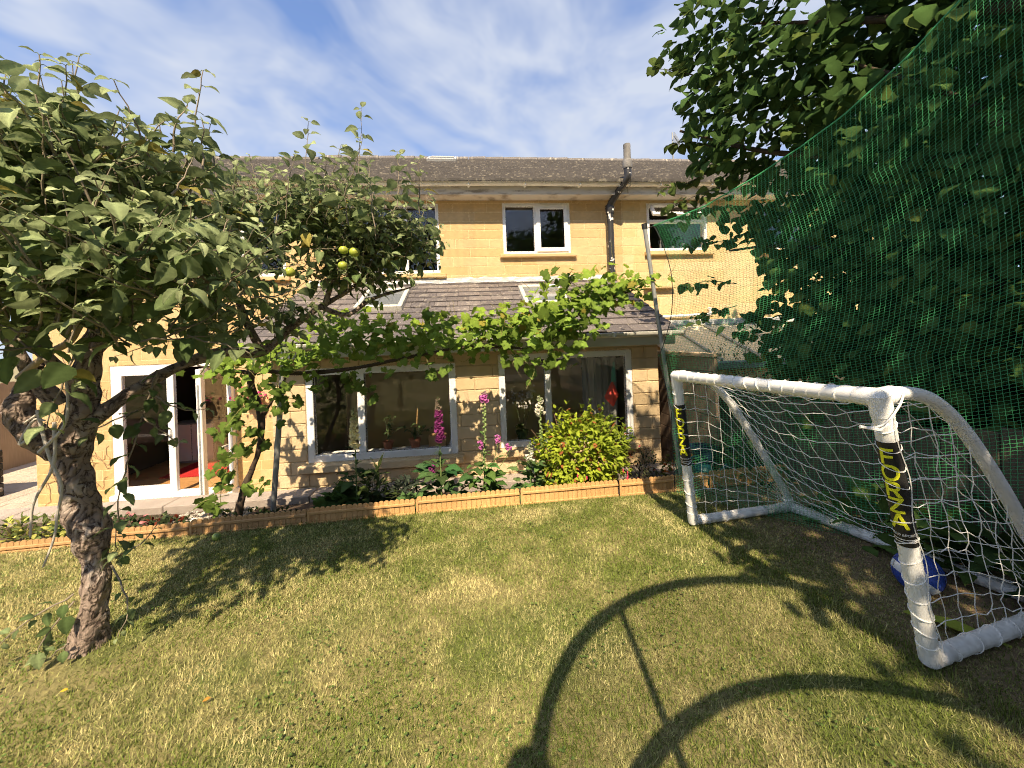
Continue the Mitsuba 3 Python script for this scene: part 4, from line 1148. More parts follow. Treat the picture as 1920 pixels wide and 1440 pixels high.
k = thing('football', 'blue and white football against the back bar of the goal', 'ball')
c = np.array([2.345, 1.86, 0.105])
sp = trimesh.creation.icosphere(4, 0.105)
v = np.array(sp.vertices)
prin('m_ball', lambda p, n, uv: mix((0.02, 0.055, 0.30), (0.62, 0.66, 0.70), smoothstep(0.60, 0.64, dr.sin((p.x * 0.8 + p.z * 1.2 - p.y * 0.3) * 46.0) * 0.5 + 0.5) * smoothstep(0.35, 0.40, noise(p.x * 13 + 3, p.y * 13, p.z * 13))), 0.4)
scene[f'{k}__shell'] = mikit.ply((v + c, np.array(sp.faces)), 'm_ball', smooth=True)
m = MB(); an = np.linspace(0, 2 * np.pi, 41)
for q_ in range(3):
    t = rng.normal(0, 1, 3); a0 = unit(np.cross(t, [1, 0.2, 0.1])); b0 = unit(np.cross(t, a0))
    m.tube(c + 0.1052 * (np.cos(an)[:, None] * a0 + np.sin(an)[:, None] * b0), 0.0012, 4)
m.put(f'{k}__seam', 'm_black')

# ------------------------------------------------------------------ fences
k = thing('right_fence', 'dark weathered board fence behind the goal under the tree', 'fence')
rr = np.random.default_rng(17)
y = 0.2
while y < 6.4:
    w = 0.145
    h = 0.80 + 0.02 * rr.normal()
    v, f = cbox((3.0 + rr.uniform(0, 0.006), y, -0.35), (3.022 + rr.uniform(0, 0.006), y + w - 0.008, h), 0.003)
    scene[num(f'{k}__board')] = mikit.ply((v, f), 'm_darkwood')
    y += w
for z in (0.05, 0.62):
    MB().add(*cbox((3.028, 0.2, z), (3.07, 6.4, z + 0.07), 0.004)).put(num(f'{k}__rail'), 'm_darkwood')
k = thing('left_fence', 'tall brown closeboard fence along the side path', 'fence')
a, b_ = np.array([-10.3, 7.0]), np.array([-10.9, 13.5])
n_ = 44
for i in range(n_):
    c = a + (b_ - a) * i / n_
    h = 0.95 + 0.015 * rr.normal()
    v, f = cbox((c[0] + rr.uniform(-0.006, 0.006), c[1], -1.03), (c[0] + 0.022, c[1] + 6.5 / n_ - 0.008, h), 0.003)
    scene[num(f'{k}__board')] = mikit.ply((v, f), 'm_oldwood2')
MB().add(*cbox((-10.95, 13.5, -1.03), (-6.64, 13.56, 0.95), 0.004)).put(f'{k}__end_panel', 'm_oldwood2')
k = thing('planter', 'dark slatted planter at the left edge beyond the path', 'planter')
for i in range(7):
    MB().add(*cbox((-9.9, 7.25, -1.01 + i * 0.12), (-8.60, 7.9, -1.01 + i * 0.12 + 0.112), 0.01)).put(num(f'{k}__slat'), 'm_black')
k = thing('garden_pier', 'low dark brick pier with a pale coping stone at the left edge', 'pier')
for r_ in range(6):
    for q_ in range(5):
        x0 = -8.27 + q_ * 0.225 + (r_ % 2) * 0.11 - 0.11
        x1 = min(x0 + 0.215, -7.33); x0 = max(x0, -8.27)
        if x1 - x0 > 0.03:
            v, f = cbox((x0, 6.1, -1.02 + r_ * 0.075), (x1, 6.62, -1.02 + r_ * 0.075 + 0.065), 0.004)
            scene[num(f'{k}__brick')] = mikit.ply((v, f), 'm_brickdark')
MB().add(*cbox((-8.32, 6.05, -0.57), (-7.29, 6.68, -0.51), 0.008)).put(f'{k}__coping', 'm_slab')

# ------------------------------------------------------------------ clutter behind the far end of the goal
def simple_pot(label, c, s, mat='m_terracotta'):
    k = thing('flower_pot', label, 'pot')
    v, q = lathe([(r * s, z * s) for r, z in POT], c); scene[f'{k}__pot'] = mikit.ply((v, q), mat, smooth=35)
    v, q = lathe([(0.0, 0.095 * s), (0.054 * s, 0.10 * s)], c); scene[f'{k}__soil'] = mikit.ply((v, q[:, ::-1]), 'm_soil', smooth=35)
simple_pot('left terracotta pot on the soil behind the far goal post', (2.02, 3.62, -0.06), 0.75)
simple_pot('right terracotta pot on the soil next to its twin behind the goal', (2.16, 3.66, -0.06), 0.75)
k = thing('bucket', 'dark blue bucket in the corner behind the goal', 'bucket')
prin('m_navy', (0.012, 0.03, 0.07), 0.4)
prin('m_teal', (0.02, 0.14, 0.16), 0.5)
v, q = lathe([(0, 0), (0.11, 0), (0.14, 0.26), (0.15, 0.26), (0.15, 0.275), (0.13, 0.275), (0.10, 0.02), (0, 0.02)], (2.42, 3.95, -0.05), 24); scene[f'{k}__body'] = mikit.ply((v, q), 'm_navy', smooth=35)
an = np.linspace(0.15, np.pi - 0.15, 14)
v, f = tubem(np.stack([2.42 + 0.145 * np.cos(an), 3.95 + 0.02 + 0.10 * np.sin(an), 0.21 - 0.05 * np.sin(an)], 1), 0.004, 6); scene[f'{k}__handle'] = mikit.ply((v, f), 'm_steel')
k = thing('watering_can', 'teal plastic watering can on the soil behind the goal', 'watering can')
v, q = lathe([(0, 0), (0.085, 0), (0.09, 0.13), (0.07, 0.16), (0.05, 0.16), (0, 0.15)], (2.28, 3.72, -0.06), 24); scene[f'{k}__body'] = mikit.ply((v, q), 'm_teal', smooth=35)
v, f = tubem(spline([(2.36, 3.70, 0.0), (2.45, 3.67, 0.06), (2.52, 3.65, 0.13)], 8), [0.02, 0.018, 0.016, 0.015, 0.014, 0.014, 0.018, 0.03], 10); scene[f'{k}__spout'] = mikit.ply((v, f), 'm_teal', smooth=40)
v, f = tubem(spline([(2.21, 3.73, 0.09), (2.14, 3.75, 0.13), (2.20, 3.74, 0.19), (2.28, 3.72, 0.15)], 14), 0.010, 8); scene[f'{k}__handle'] = mikit.ply((v, f), 'm_teal', smooth=40)
for lab, pts in (('longer pale bent cane lying on the grass behind the far post', [(1.98, 3.60, 0.10), (2.05, 3.35, 0.03), (2.20, 3.12, 0.012), (2.35, 3.0, 0.012)]), ('shorter pale bent cane beside the longer one', [(2.18, 3.55, 0.05), (2.26, 3.3, 0.02), (2.36, 3.16, 0.012), (2.44, 3.10, 0.012)])):
    k = thing('bent_cane', lab, 'cane'); MB().tube(spline(pts, 14), 0.009, 8).put(k, 'm_twig', smooth=True)
k = thing('red_spade', 'small red toy spade leaning at the edging behind the far post', 'spade')
v, f = cbox((1.93, 3.56, -0.03), (2.0, 3.575, 0.07), 0.005); scene[f'{k}__blade'] = mikit.ply((v, f), 'm_rug')
v, f = tubem([(1.965, 3.567, 0.07), (1.97, 3.60, 0.18)], 0.007, 8); scene[f'{k}__handle'] = mikit.ply((v, f), 'm_rug')
k = thing('plant_hook', 'small black metal hook standing in the bed by the lean-to corner', 'hook')
MB().tube(spline([(1.66, 3.85, -0.1), (1.66, 3.85, 0.06), (1.672, 3.85, 0.10), (1.69, 3.85, 0.09), (1.69, 3.85, 0.06)], 18), 0.005, 6).put(k, 'm_black', smooth=True)

# ------------------------------------------------------------------ plants of the bed
LOB, OVs, BIG = lobed(), ovate(4, 0.50, 0.15, 0.35), ovate(6, 0.58, 0.18, 0.55, 0.05)


def rosette(root, c, n, size, spread, hgt, col, seed, tmpl=BIG, keep=20):
    rr = np.random.default_rng(seed)
    a = rr.uniform(0, 2 * np.pi, n)
    t = rr.uniform(0.1, 1, n)
    pos = np.array(c) + np.stack([np.cos(a) * t * spread * 0.45, np.sin(a) * t * spread * 0.35, rr.uniform(0, 1, n) * hgt], 1)
    d = np.stack([np.cos(a), np.sin(a), rr.uniform(-0.1, 0.7, n)], 1)
    nr_ = np.stack([-np.cos(a) * 0.3, -np.sin(a) * 0.3, np.ones(n)], 1) + rr.normal(0, 0.25, (n, 3))
    cl = np.array(col) * rr.uniform(0.7, 1.35, (n, 1)) * (1 + 0.15 * rr.normal(0, 1, (n, 3)) * [1, 0.3, 0.6])
    V, f, C = place(tmpl, pos, d, nr_, size * rr.uniform(0.6, 1.2, n), np.clip(cl, 0.005, 1), 1.35)
    leaves_put(root, 'leaf', V, f, C, keep, 'm_leaf')


def foxglove(label, x, y, zb, zt, z0f, z1f, col, n, seed, lean=0.0, leafcol=(0.075, 0.135, 0.035), nleaf=26, ls=0.16, buds=0, heads=()):
    k = thing('foxglove', label, 'foxglove', 'foxgloves along the flower bed')
    rr = np.random.default_rng(seed)
    st = spline([(x - lean, y, zb), (x - lean * 0.3, y + 0.01, (zb + zt) / 2), (x, y, zt)], 16)
    v, f = tubem(st, np.linspace(0.008, 0.003, 16), 7, True); scene[f'{k}__stem'] = mikit.ply((v, f), 'm_vc', smooth=True, color=np.tile([0.13, 0.19, 0.06], (len(v), 1)))
    m, bm = MB(), MB()
    zz = np.linspace(z0f, z1f, n) if n else []
    bell = np.array([(0.003, 0), (0.008, 0.006), (0.009, 0.022), (0.011, 0.034), (0.017, 0.042)])
    def flower(c, d, s, cl):
        a0 = unit(np.cross(d, [0.1, 0.2, 1.0])); b0 = np.cross(d, a0); an = np.arange(8) * np.pi / 4
        V = np.concatenate([c + d * h * s + r * s * (np.cos(an)[:, None] * a0 + np.sin(an)[:, None] * b0) for r, h in bell])
        i, j = np.meshgrid(np.arange(4), np.arange(8), indexing='ij')
        q = np.stack([i * 8 + j, i * 8 + (j + 1) % 8, (i + 1) * 8 + (j + 1) % 8, (i + 1) * 8 + j], -1).reshape(-1, 4)
        cc = np.repeat(np.linspace(0.75, 1.25, 5), 8)[:, None] * np.array(cl)
        m.add(V, q, np.clip(cc, 0, 0.95))
    for i_, z in enumerate(zz):
        tq = (z - zb) / (zt - zb)
        c = st[min(15, int(tq * 15))].copy(); c[2] = z
        a = -math.pi / 2 + rr.normal(0, 1.15)
        fr = i_ / max(1, n - 1)
        s = (1.25 - 0.75 * fr) * 1.05
        d = unit(np.array([math.cos(a), math.sin(a), -0.75 + 0.7 * fr]))
        cl = np.array(col) * rr.uniform(0.7, 1.25) if fr < 0.72 else np.array(col) * 0.4 + np.array([0.16, 0.2, 0.08])
        flower(c + d * 0.004, d, s, cl)
    for (hx, hz, cnt) in heads:   # side heads
        hs = spline([(x - lean * 0.5, y, zb + 0.1), (hx, y - 0.02, hz - 0.1), (hx, y - 0.02, hz)], 8)
        bm.tube(hs, 0.003, 5, (0.12, 0.19, 0.06))
        for _ in range(cnt):
            a = rr.uniform(0, 2 * np.pi); d = unit(np.array([math.cos(a), math.sin(a) - 0.4, -0.5]))
            flower(np.array([hx, y - 0.02, hz - rr.uniform(0, 0.07)]), d, 0.75, np.array(col) * rr.uniform(0.8, 1.2))
    for i_ in range(buds):
        z = zb + (zt - zb) * (0.25 + 0.72 * i_ / max(1, buds))
        c = st[min(15, int((z - zb) / (zt - zb) * 15))].copy(); c[2] = z
        a = rr.uniform(0, 2 * np.pi)
        bm.mesh(trimesh.creation.icosphere(1, 1.0).apply_scale([0.010, 0.010, 0.012]).apply_translation(c + [0.012 * math.cos(a), 0.012 * math.sin(a), 0]), (0.20, 0.27, 0.10))
    if m.v: m.put(f'{k}__flowers', 'm_leafvc', smooth=True, col=True)
    if bm.v: bm.put(f'{k}__seed_pods', 'm_vc', smooth=True, col=True)
    rosette(k, (x - lean, y, zb), int(nleaf * 1.7), ls, 0.32, 0.34, leafcol, seed + 50)
    # narrow stem leaves
    zl = rr.uniform(zb + 0.15, zb + (zt - zb) * 0.6, 12)
    a = rr.uniform(0, 2 * np.pi, 12)
    pos = np.stack([np.full(12, x - lean * 0.6), np.full(12, y), zl], 1)
    V, f, C = place(OVs, pos, np.stack([np.cos(a), np.sin(a), np.full(12, 0.5)], 1), np.stack([-np.cos(a), -np.sin(a), np.full(12, 1.2)], 1), rr.uniform(0.06, 0.10, 12), np.tile(leafcol, (12, 1)), asp=np.full(12, 0.7))
    leaves_put(k, 'stem_leaf', V, f, C, 12, 'm_leaf')


scene['m_leafvc'] = {'type': 'principledthin', 'base_color': VC, 'roughness': 0.6, 'diff_trans': 0.8, 'spec_trans': 0.0, 'eta': 1.3}
foxglove('cream yellow foxglove spike in front of the white mullion', -1.12, 3.66, -0.05, 0.885, 0.56, 0.86, (0.80, 0.74, 0.48), 58, 1, 0.0, (0.045, 0.075, 0.028), 30, 0.15)
foxglove('tall magenta purple foxglove in front of the left window', -0.36, 3.74, -0.05, 0.94, 0.55, 0.92, (0.29, 0.06, 0.215), 60, 2, 0.0, (0.055, 0.105, 0.04), 34, 0.16, heads=((-0.44, 0.30, 14),))
foxglove('tall foxglove gone to seed with a pink tuft at its top between the windows', 0.08, 3.74, -0.05, 0.97, 0.90, 0.965, (0.62, 0.20, 0.52), 16, 3, 0.03, (0.08, 0.155, 0.045), 30, 0.14, buds=60, heads=((0.03, 0.50, 9), (0.20, 0.55, 10), (0.30, 0.46, 12)))
foxglove('white topped foxglove in front of the right window mullion', 0.63, 3.76, -0.05, 0.90, 0.74, 0.89, (0.74, 0.72, 0.62), 18, 4, 0.0, (0.10, 0.175, 0.06), 30, 0.13, buds=50, heads=((0.70, 0.40, 14),))
foxglove('short white foxglove at the left foot of the right window', 0.50, 3.70, -0.05, 0.46, 0.20, 0.44, (0.74, 0.74, 0.66), 24, 6, 0.0, (0.10, 0.17, 0.06), 20, 0.12)

k = thing('golden_shrub', 'rounded yellow green leafed shrub in front of the right window', 'shrub')
rr = np.random.default_rng(61)
n = 4600
u = rr.normal(0, 1, (n, 3)); u = unit(u) * (rr.uniform(0.35, 1, (n, 1)) ** 0.45)
bump = 1 + 0.30 * (meshkit.fbm(unit(u) * 2.6 + 4, 3, 3) - 0.5)
bump = bump * (1 + 0.5 * (meshkit.fbm(unit(u) * 5.5 + 9, 3, 4) - 0.5))
pos = np.array([1.03, 3.80, 0.26]) + u * [0.45, 0.32, 0.38] * bump[:, None]
pos[:, 0] += 0.20 * (pos[:, 2] - 0.2)
sprays = []
for _ in range(60):   # single shoots that break the outline
    q = unit(rr.normal(0, 1, 3) * [1, 0.8, 1] + [0, -0.2, 0.5])
    e_ = np.array([1.05, 3.80, 0.26]) + q * [0.45, 0.32, 0.37]
    t_ = rr.uniform(0, 1, 9)[:, None]
    sprays.append(e_ + (q * [0.8, 0.5, 0.6] + [0, 0, 0.5]) * t_ * rr.uniform(0.06, 0.17) + rr.normal(0, 0.012, (9, 3)))
pos = np.vstack([pos, *sprays])
pos = pos[pos[:, 2] > -0.06]; n = len(pos)
o = unit(pos - [0.99, 3.82, 0.2])
d = o * 0.9 + rr.normal(0, 0.55, (n, 3)) + [0, -0.1, -0.15]
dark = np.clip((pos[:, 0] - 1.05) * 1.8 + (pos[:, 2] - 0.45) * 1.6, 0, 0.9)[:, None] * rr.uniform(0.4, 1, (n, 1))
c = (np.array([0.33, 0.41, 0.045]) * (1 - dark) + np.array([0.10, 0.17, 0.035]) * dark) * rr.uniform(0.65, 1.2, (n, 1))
c = np.where(rr.uniform(0, 1, (n, 1)) < 0.04, [[0.34, 0.12, 0.05]], c)
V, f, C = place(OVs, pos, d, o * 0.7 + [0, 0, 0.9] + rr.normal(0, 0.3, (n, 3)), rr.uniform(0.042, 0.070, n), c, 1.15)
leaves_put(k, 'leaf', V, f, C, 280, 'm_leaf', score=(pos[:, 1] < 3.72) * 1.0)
m = MB()
for _ in range(24):
    a = rr.uniform(0, 2 * np.pi); tip = np.array([0.99 + 0.45 * math.cos(a), 3.8 + 0.28 * math.sin(a), rr.uniform(0.25, 0.68)])
    m.tube(spline([(0.99, 3.8, -0.1), (0.99 + 0.2 * math.cos(a), 3.8 + 0.12 * math.sin(a), 0.2), tip], 7), np.linspace(0.008, 0.003, 7), 5, (0.16, 0.09, 0.05))
m.put(f'{k}__stems', 'm_vc', col=True)
m = MB()
for _ in range(12):
    a = rr.uniform(-math.pi, 0); c_ = np.array([0.99 + 0.5 * math.cos(a), 3.78 + 0.36 * math.sin(a), rr.uniform(-0.02, 0.22)])
    m.mesh(trimesh.creation.icosphere(1, 1.0).apply_scale([0.007, 0.007, 0.020]).apply_translation(c_), (0.55, 0.04, 0.10))
m.put(f'{k}__flowers', 'm_vc', smooth=True, col=True)


def clump(name, label, cat, c, ext_, n, size, col, seed, tmpl=None, keep=0, colb=None, pb=0.0, up=1.0):
    k = thing(name, label, cat)
    rr = np.random.default_rng(seed)
    u = unit(rr.normal(0, 1, (n, 3))) * rr.uniform(0.2, 1, (n, 1)) ** 0.5
    u[:, 2] = np.abs(u[:, 2])
    pos = np.array(c) + u * ext_
    cl = np.array(col) * rr.uniform(0.55, 1.35, (n, 1))
    if colb is not None:
        cl = np.where(rr.uniform(0, 1, (n, 1)) < pb, np.array(colb) * rr.uniform(0.7, 1.2, (n, 1)), cl)
    V, f, C = place(tmpl or OVs, pos, u + rr.normal(0, 0.6, (n, 3)), u * 0.5 + [0, 0, up] + rr.normal(0, 0.35, (n, 3)), size * rr.uniform(0.6, 1.3, n), cl)
    leaves_put(k, 'leaf', V, f, C, keep, 'm_leaf')
    m = MB()
    for _ in range(7):
        t = rr.uniform(-0.6, 0.6, 3) * ext_
        m.tube([(c[0], c[1], c[2] - 0.03), (c[0] + t[0], c[1] + t[1], c[2] + abs(t[2]) + ext_[2] * 0.3)], 0.004, 5, (0.10, 0.08, 0.05))
    m.put(f'{k}__stems', 'm_vc', col=True)
    return k


clump('bed_plant', 'dark purplish leafy plant between the cream and magenta foxgloves', 'plant', (-0.72, 3.80, -0.10), (0.22, 0.20, 0.24), 260, 0.075, (0.045, 0.060, 0.045), 71, keep=30)
clump('bed_plant', 'low green plant at the foot of the magenta foxglove', 'plant', (-0.64, 3.60, -0.08), (0.16, 0.10, 0.14), 130, 0.07, (0.085, 0.16, 0.055), 72, keep=24)
clump('bed_plant', 'wide leaved green plant at the right end of the shaded edging', 'plant', (-1.30, 3.66, -0.08), (0.22, 0.14, 0.20), 90, 0.13, (0.07, 0.13, 0.035), 73, BIG, keep=40)
clump('bed_plant', 'strap leaved plant beside the cream foxglove', 'plant', (-0.98, 3.72, -0.08), (0.16, 0.14, 0.42), 70, 0.17, (0.06, 0.085, 0.03), 74, ovate(5, 0.16, 0.1, 0.3), keep=40)
clump('bed_plant', 'small twiggy dark shrub right of the yellow green shrub', 'plant', (1.64, 3.80, -0.08), (0.26, 0.20, 0.42), 340, 0.035, (0.055, 0.065, 0.035), 75, keep=20, colb=(0.30, 0.05, 0.07), pb=0.05)
clump('bed_plant', 'low creeping dark green plant at the foot of the left pole', 'plant', (-2.05, 3.70, -0.10), (0.50, 0.20, 0.09), 260, 0.045, (0.035, 0.055, 0.022), 76, keep=20)
clump('bed_plant', 'yellow variegated small shrub in the bed left of the apple trunk', 'plant', (-3.75, 3.55, -0.06), (0.42, 0.16, 0.20), 420, 0.05, (0.14, 0.18, 0.06), 77, keep=40, colb=(0.48, 0.48, 0.13), pb=0.4)
clump('bed_plant', 'pink begonia in the bed right of the apple trunk', 'plant', (-3.05, 3.60, -0.05), (0.18, 0.12, 0.13), 170, 0.05, (0.06, 0.095, 0.04), 78, keep=30, colb=(0.62, 0.26, 0.27), pb=0.22)
clump('bed_plant', 'dark leafy plant behind the apple trunk at the bed edge', 'plant', (-3.35, 3.62, -0.05), (0.20, 0.14, 0.22), 150, 0.07, (0.05, 0.085, 0.03), 79, keep=30)
clump('bed_plant', 'dark red leaved plant in the bed below the open door leaf', 'plant', (-2.72, 3.62, -0.06), (0.20, 0.12, 0.10), 150, 0.05, (0.045, 0.065, 0.03), 80, keep=20, colb=(0.22, 0.05, 0.03), pb=0.25)
clump('orange_flower', 'orange flowered plant behind the far goal post', 'plant', (2.10, 3.85, -0.05), (0.20, 0.14, 0.32), 150, 0.055, (0.10, 0.12, 0.03), 81, keep=30, colb=(0.70, 0.24, 0.06), pb=0.2)
clump('broad_leaf_plant', 'broad pale green leaves spilling over the back bar of the goal', 'plant', (2.72, 2.25, 0.02), (0.26, 0.55, 0.26), 60, 0.20, (0.10, 0.17, 0.045), 82, BIG, keep=60)
clump('broad_leaf_plant', 'dark broad leaved plant behind the football', 'plant', (2.88, 1.60, 0.02), (0.22, 0.55, 0.38), 70, 0.20, (0.05, 0.09, 0.03), 83, BIG, keep=60)
clump('fence_shrub', 'dark green low shrub at the foot of the right fence', 'shrub', (2.72, 3.75, -0.05), (0.36, 0.50, 0.40), 500, 0.06, (0.045, 0.085, 0.03), 84, keep=30)
clump('willow_shrub', 'small pale leaved shrub in front of the neighbouring lean-to roof', 'shrub', (3.75, 5.1, 0.45), (0.75, 0.45, 0.95), 1300, 0.055, (0.10, 0.12, 0.075), 85, ovate(4, 0.25, 0.1, 0.2), keep=60)
k = thing('fallen_leaf_stalk', 'yellowing cut leaf stalk lying on the soil by the near goal post', 'leaf')
V, f, C = place(ovate(6, 0.22, 0.3, 0.1, 0.02), np.array([[2.08, 1.72, 0.02]]), np.array([[0.30, -0.30, 0.0]]), np.array([[0, 0, 1.0]]), np.array([0.34]), np.array([[0.30, 0.36, 0.06]]))
scene[k] = mikit.ply((V[0], f), 'm_leaf', smooth=True, color=C[0])
for lab, x, y, s in (('white pebble in the bed by the pink foxglove', -0.02, 3.62, 0.035), ('pale pebble in the bed left of the cream foxglove', -1.48, 3.66, 0.03), ('small pale stone in the bed below the door', -2.55, 3.70, 0.03)):
    k = thing('stone', lab, 'stone'); sp = trimesh.creation.icosphere(2, 1.0); v = np.array(sp.vertices); v = v * (1 + 0.25 * (meshkit.fbm(v * 1.5 + x, 3, 1) - 0.5)[:, None]) * [s, s * 0.8, s * 0.6] + [x, y, -0.045]
    scene[k] = mikit.ply((v, np.array(sp.faces)), 'm_white', smooth=True)
gr = num('gravel'); labels[gr] = {'label': 'pale gravel in the shaded bed below the vine', 'category': 'gravel', 'kind': 'stuff'}
m = MB(); rr = np.random.default_rng(91)
for _ in range(420):
    sp = trimesh.creation.icosphere(0, 1.0); m.mesh(sp.apply_scale(rr.uniform(0.006, 0.016, 3)).apply_translation([rr.uniform(-2.75, -2.1), rr.uniform(3.48, 3.9), -0.045]), np.array([0.45, 0.41, 0.36]) * rr.uniform(0.6, 1.3))
m.put(gr, 'm_vc', col=True)
for lab, x, y in (('small green fallen apple beside the shaded edging panel', -2.02, 3.17), ):
    k = thing('fallen_apple', lab, 'apple'); sp = trimesh.creation.icosphere(2, 0.03); v = np.array(sp.vertices) + [x, y, 0.026]; scene[f'{k}__fruit'] = mikit.ply((v, np.array(sp.faces)), 'm_vcgloss', smooth=True, color=np.tile([0.16, 0.24, 0.06], (len(v), 1)))
rr = np.random.default_rng(92)
for lab, x, y, c_ in (('orange dead leaf on the lawn near the bottom left', -1.13, 1.70, (0.55, 0.25, 0.05)), ('yellow dead leaf on the lawn below the apple trunk', -1.78, 1.83, (0.60, 0.40, 0.05)), ('small yellow dead leaf left of the trunk foot', -2.2, 1.86, (0.5, 0.42, 0.10))):
    k = thing('fallen_leaf', lab, 'leaf')
    V, f, C = place(OVs, np.array([[x, y, 0.026]]), rr.normal(0, 1, (1, 3)) * [1, 1, 0.1], np.array([[0.1, -0.2, 1.0]]), np.array([0.028]), np.array([c_])); scene[k] = mikit.ply((V[0], f), 'm_leaf', smooth=True, color=C[0])
# ------------------------------------------------------------------ apple tree
apple = thing('apple_tree', 'gnarled old apple tree leaning on the left of the lawn', 'apple tree')


def bark_tube(pts, rad, n, sides, amp, seed, knots=()):
    p = spline(np.column_stack([pts, rad]), n)
    c, r = p[:, :3], p[:, 3]
    t, a, b = frames(c)
    ang = np.arange(sides) * 2 * np.pi / sides
    dirs = np.cos(ang)[None, :, None] * a[:, None] + np.sin(ang)[None, :, None] * b[:, None]
    v = c[:, None] + r[:, None, None] * dirs
    q = v.reshape(-1, 3)
    lump = (meshkit.fbm(q * [7, 7, 5], 3, seed) - 0.5) * 1.5 + (meshkit.fbm(q * [26, 26, 14], 3, seed + 3) - 0.5) * 0.62
    ridge = np.abs(meshkit.fbm(q * [15, 15, 4.5], 3, seed + 9) - 0.5) * 1.1
    disp = (amp * (lump - ridge)).reshape(len(c), sides)
    for (kx, kr, kh) in knots:
        d = np.linalg.norm(v - np.array(kx), axis=2)
        disp += kh * np.exp(-(d / kr) ** 2)
    v = c[:, None] + (r[:, None] + disp)[..., None] * dirs
    i, j = np.meshgrid(np.arange(n - 1), np.arange(sides), indexing='ij')
    qf = np.stack([i * sides + j, i * sides + (j + 1) % sides, (i + 1) * sides + (j + 1) % sides, (i + 1) * sides + j], -1).reshape(-1, 4)
    v = np.vstack([v.reshape(-1, 3), c[:1], c[-1:]])
    k_ = np.arange(sides); e = (n - 1) * sides; m_ = n * sides
    f = np.vstack([qf[:, [0, 1, 2]], qf[:, [0, 2, 3]], np.stack([k_ * 0 + m_, (k_ + 1) % sides, k_], 1), np.stack([k_ * 0 + m_ + 1, e + k_, e + (k_ + 1) % sides], 1)])
    return v, f


tp = [(-1.975, 2.13, -0.06), (-1.955, 2.13, 0.10), (-1.93, 2.14, 0.30), (-1.955, 2.15, 0.48), (-2.0, 2.16, 0.68), (-2.03, 2.16, 0.88), (-2.03, 2.17, 1.06), (-1.995, 2.18, 1.25), (-1.965, 2.19, 1.50), (-1.92, 2.2, 1.74)]
tr = [0.105, 0.064, 0.062, 0.074, 0.068, 0.066, 0.072, 0.054, 0.044, 0.034]
v, f = bark_tube(tp, tr, 170, 84, 0.046, 3, [((-1.87, 2.06, 0.34), 0.06, 0.045), ((-2.08, 2.07, 0.62), 0.07, 0.05), ((-1.86, 2.08, 0.56), 0.07, 0.04), ((-1.99, 2.02, 0.20), 0.045, 0.035), ((-1.93, 2.02, 0.41), 0.035, 0.03)])
scene[f'{apple}__trunk'] = mikit.ply((v, f), 'm_bark', smooth=True)
BR = [([(-2.02, 2.15, 0.93), (-2.12, 2.12, 1.04), (-2.19, 2.10, 1.16), (-2.19, 2.11, 1.32), (-2.11, 2.10, 1.42)], [0.045, 0.06, 0.054, 0.038, 0.02], 70, 40, 0.045),
      ([(-2.05, 2.11, 1.21), (-2.12, 2.07, 1.37), (-2.15, 2.02, 1.53), (-2.23, 1.98, 1.77), (-2.41, 2.05, 2.04)], [0.042, 0.034, 0.028, 0.022, 0.014], 40, 20, 0.02),
      ([(-2.0, 2.17, 1.08), (-1.87, 2.25, 1.22), (-1.74, 2.43, 1.36), (-1.62, 2.67, 1.44), (-1.46, 2.81, 1.43), (-1.32, 2.9, 1.58), (-1.12, 2.98, 1.75), (-0.91, 3.06, 1.9), (-0.67, 3.08, 2.14), (-0.49, 3.06, 2.39)], [0.046, 0.036, 0.033, 0.035, 0.034, 0.028, 0.023, 0.017, 0.012, 0.007], 90, 20, 0.018),
      ([(-1.46, 2.81, 1.45), (-1.56, 2.82, 1.66), (-1.59, 2.77, 1.87), (-1.62, 2.72, 2.15)], [0.03, 0.023, 0.018, 0.01], 30, 14, 0.01),
      ([(-1.12, 2.98, 1.75), (-0.94, 3.01, 1.69), (-0.75, 3.04, 1.81), (-0.47, 3.06, 1.89)], [0.02, 0.017, 0.014, 0.007], 30, 12, 0.006),
      ([(-1.08, 2.97, 1.77), (-1.02, 2.92, 1.96), (-1.06, 2.87, 2.25), (-1.13, 2.83, 2.47)], [0.022, 0.018, 0.013, 0.007], 30, 12, 0.006),
      ([(-1.92, 2.2, 1.72), (-1.84, 2.24, 2.0), (-1.76, 2.29, 2.27)], [0.036, 0.024, 0.013], 30, 16, 0.012),
      ([(-1.96, 2.18, 1.45), (-1.75, 2.2, 1.72), (-1.6, 2.18, 2.0), (-1.5, 2.16, 2.2)], [0.034, 0.024, 0.018, 0.010], 30, 16, 0.012),
      ([(-1.99, 2.16, 1.3), (-2.05, 2.0, 1.55), (-2.0, 1.93, 1.9), (-1.98, 1.95, 2.2)], [0.034, 0.024, 0.018, 0.010], 30, 16, 0.012),
      ([(-2.10, 2.0, 1.36), (-1.77, 1.79, 1.46), (-1.65, 1.75, 1.51), (-1.55, 1.72, 1.61), (-1.48, 1.7, 1.65), (-1.36, 1.69, 1.67)], [0.014, 0.013, 0.015, 0.012, 0.011, 0.006], 40, 14, 0.006)]
for i, (p, r, n, s, am) in enumerate(BR):
    v, f = bark_tube(p, r, n, s, am, 20 + i)
    scene[num(f'{apple}__branch')] = mikit.ply((v, f), 'm_bark' if i < 9 else 'm_twig', smooth=True)
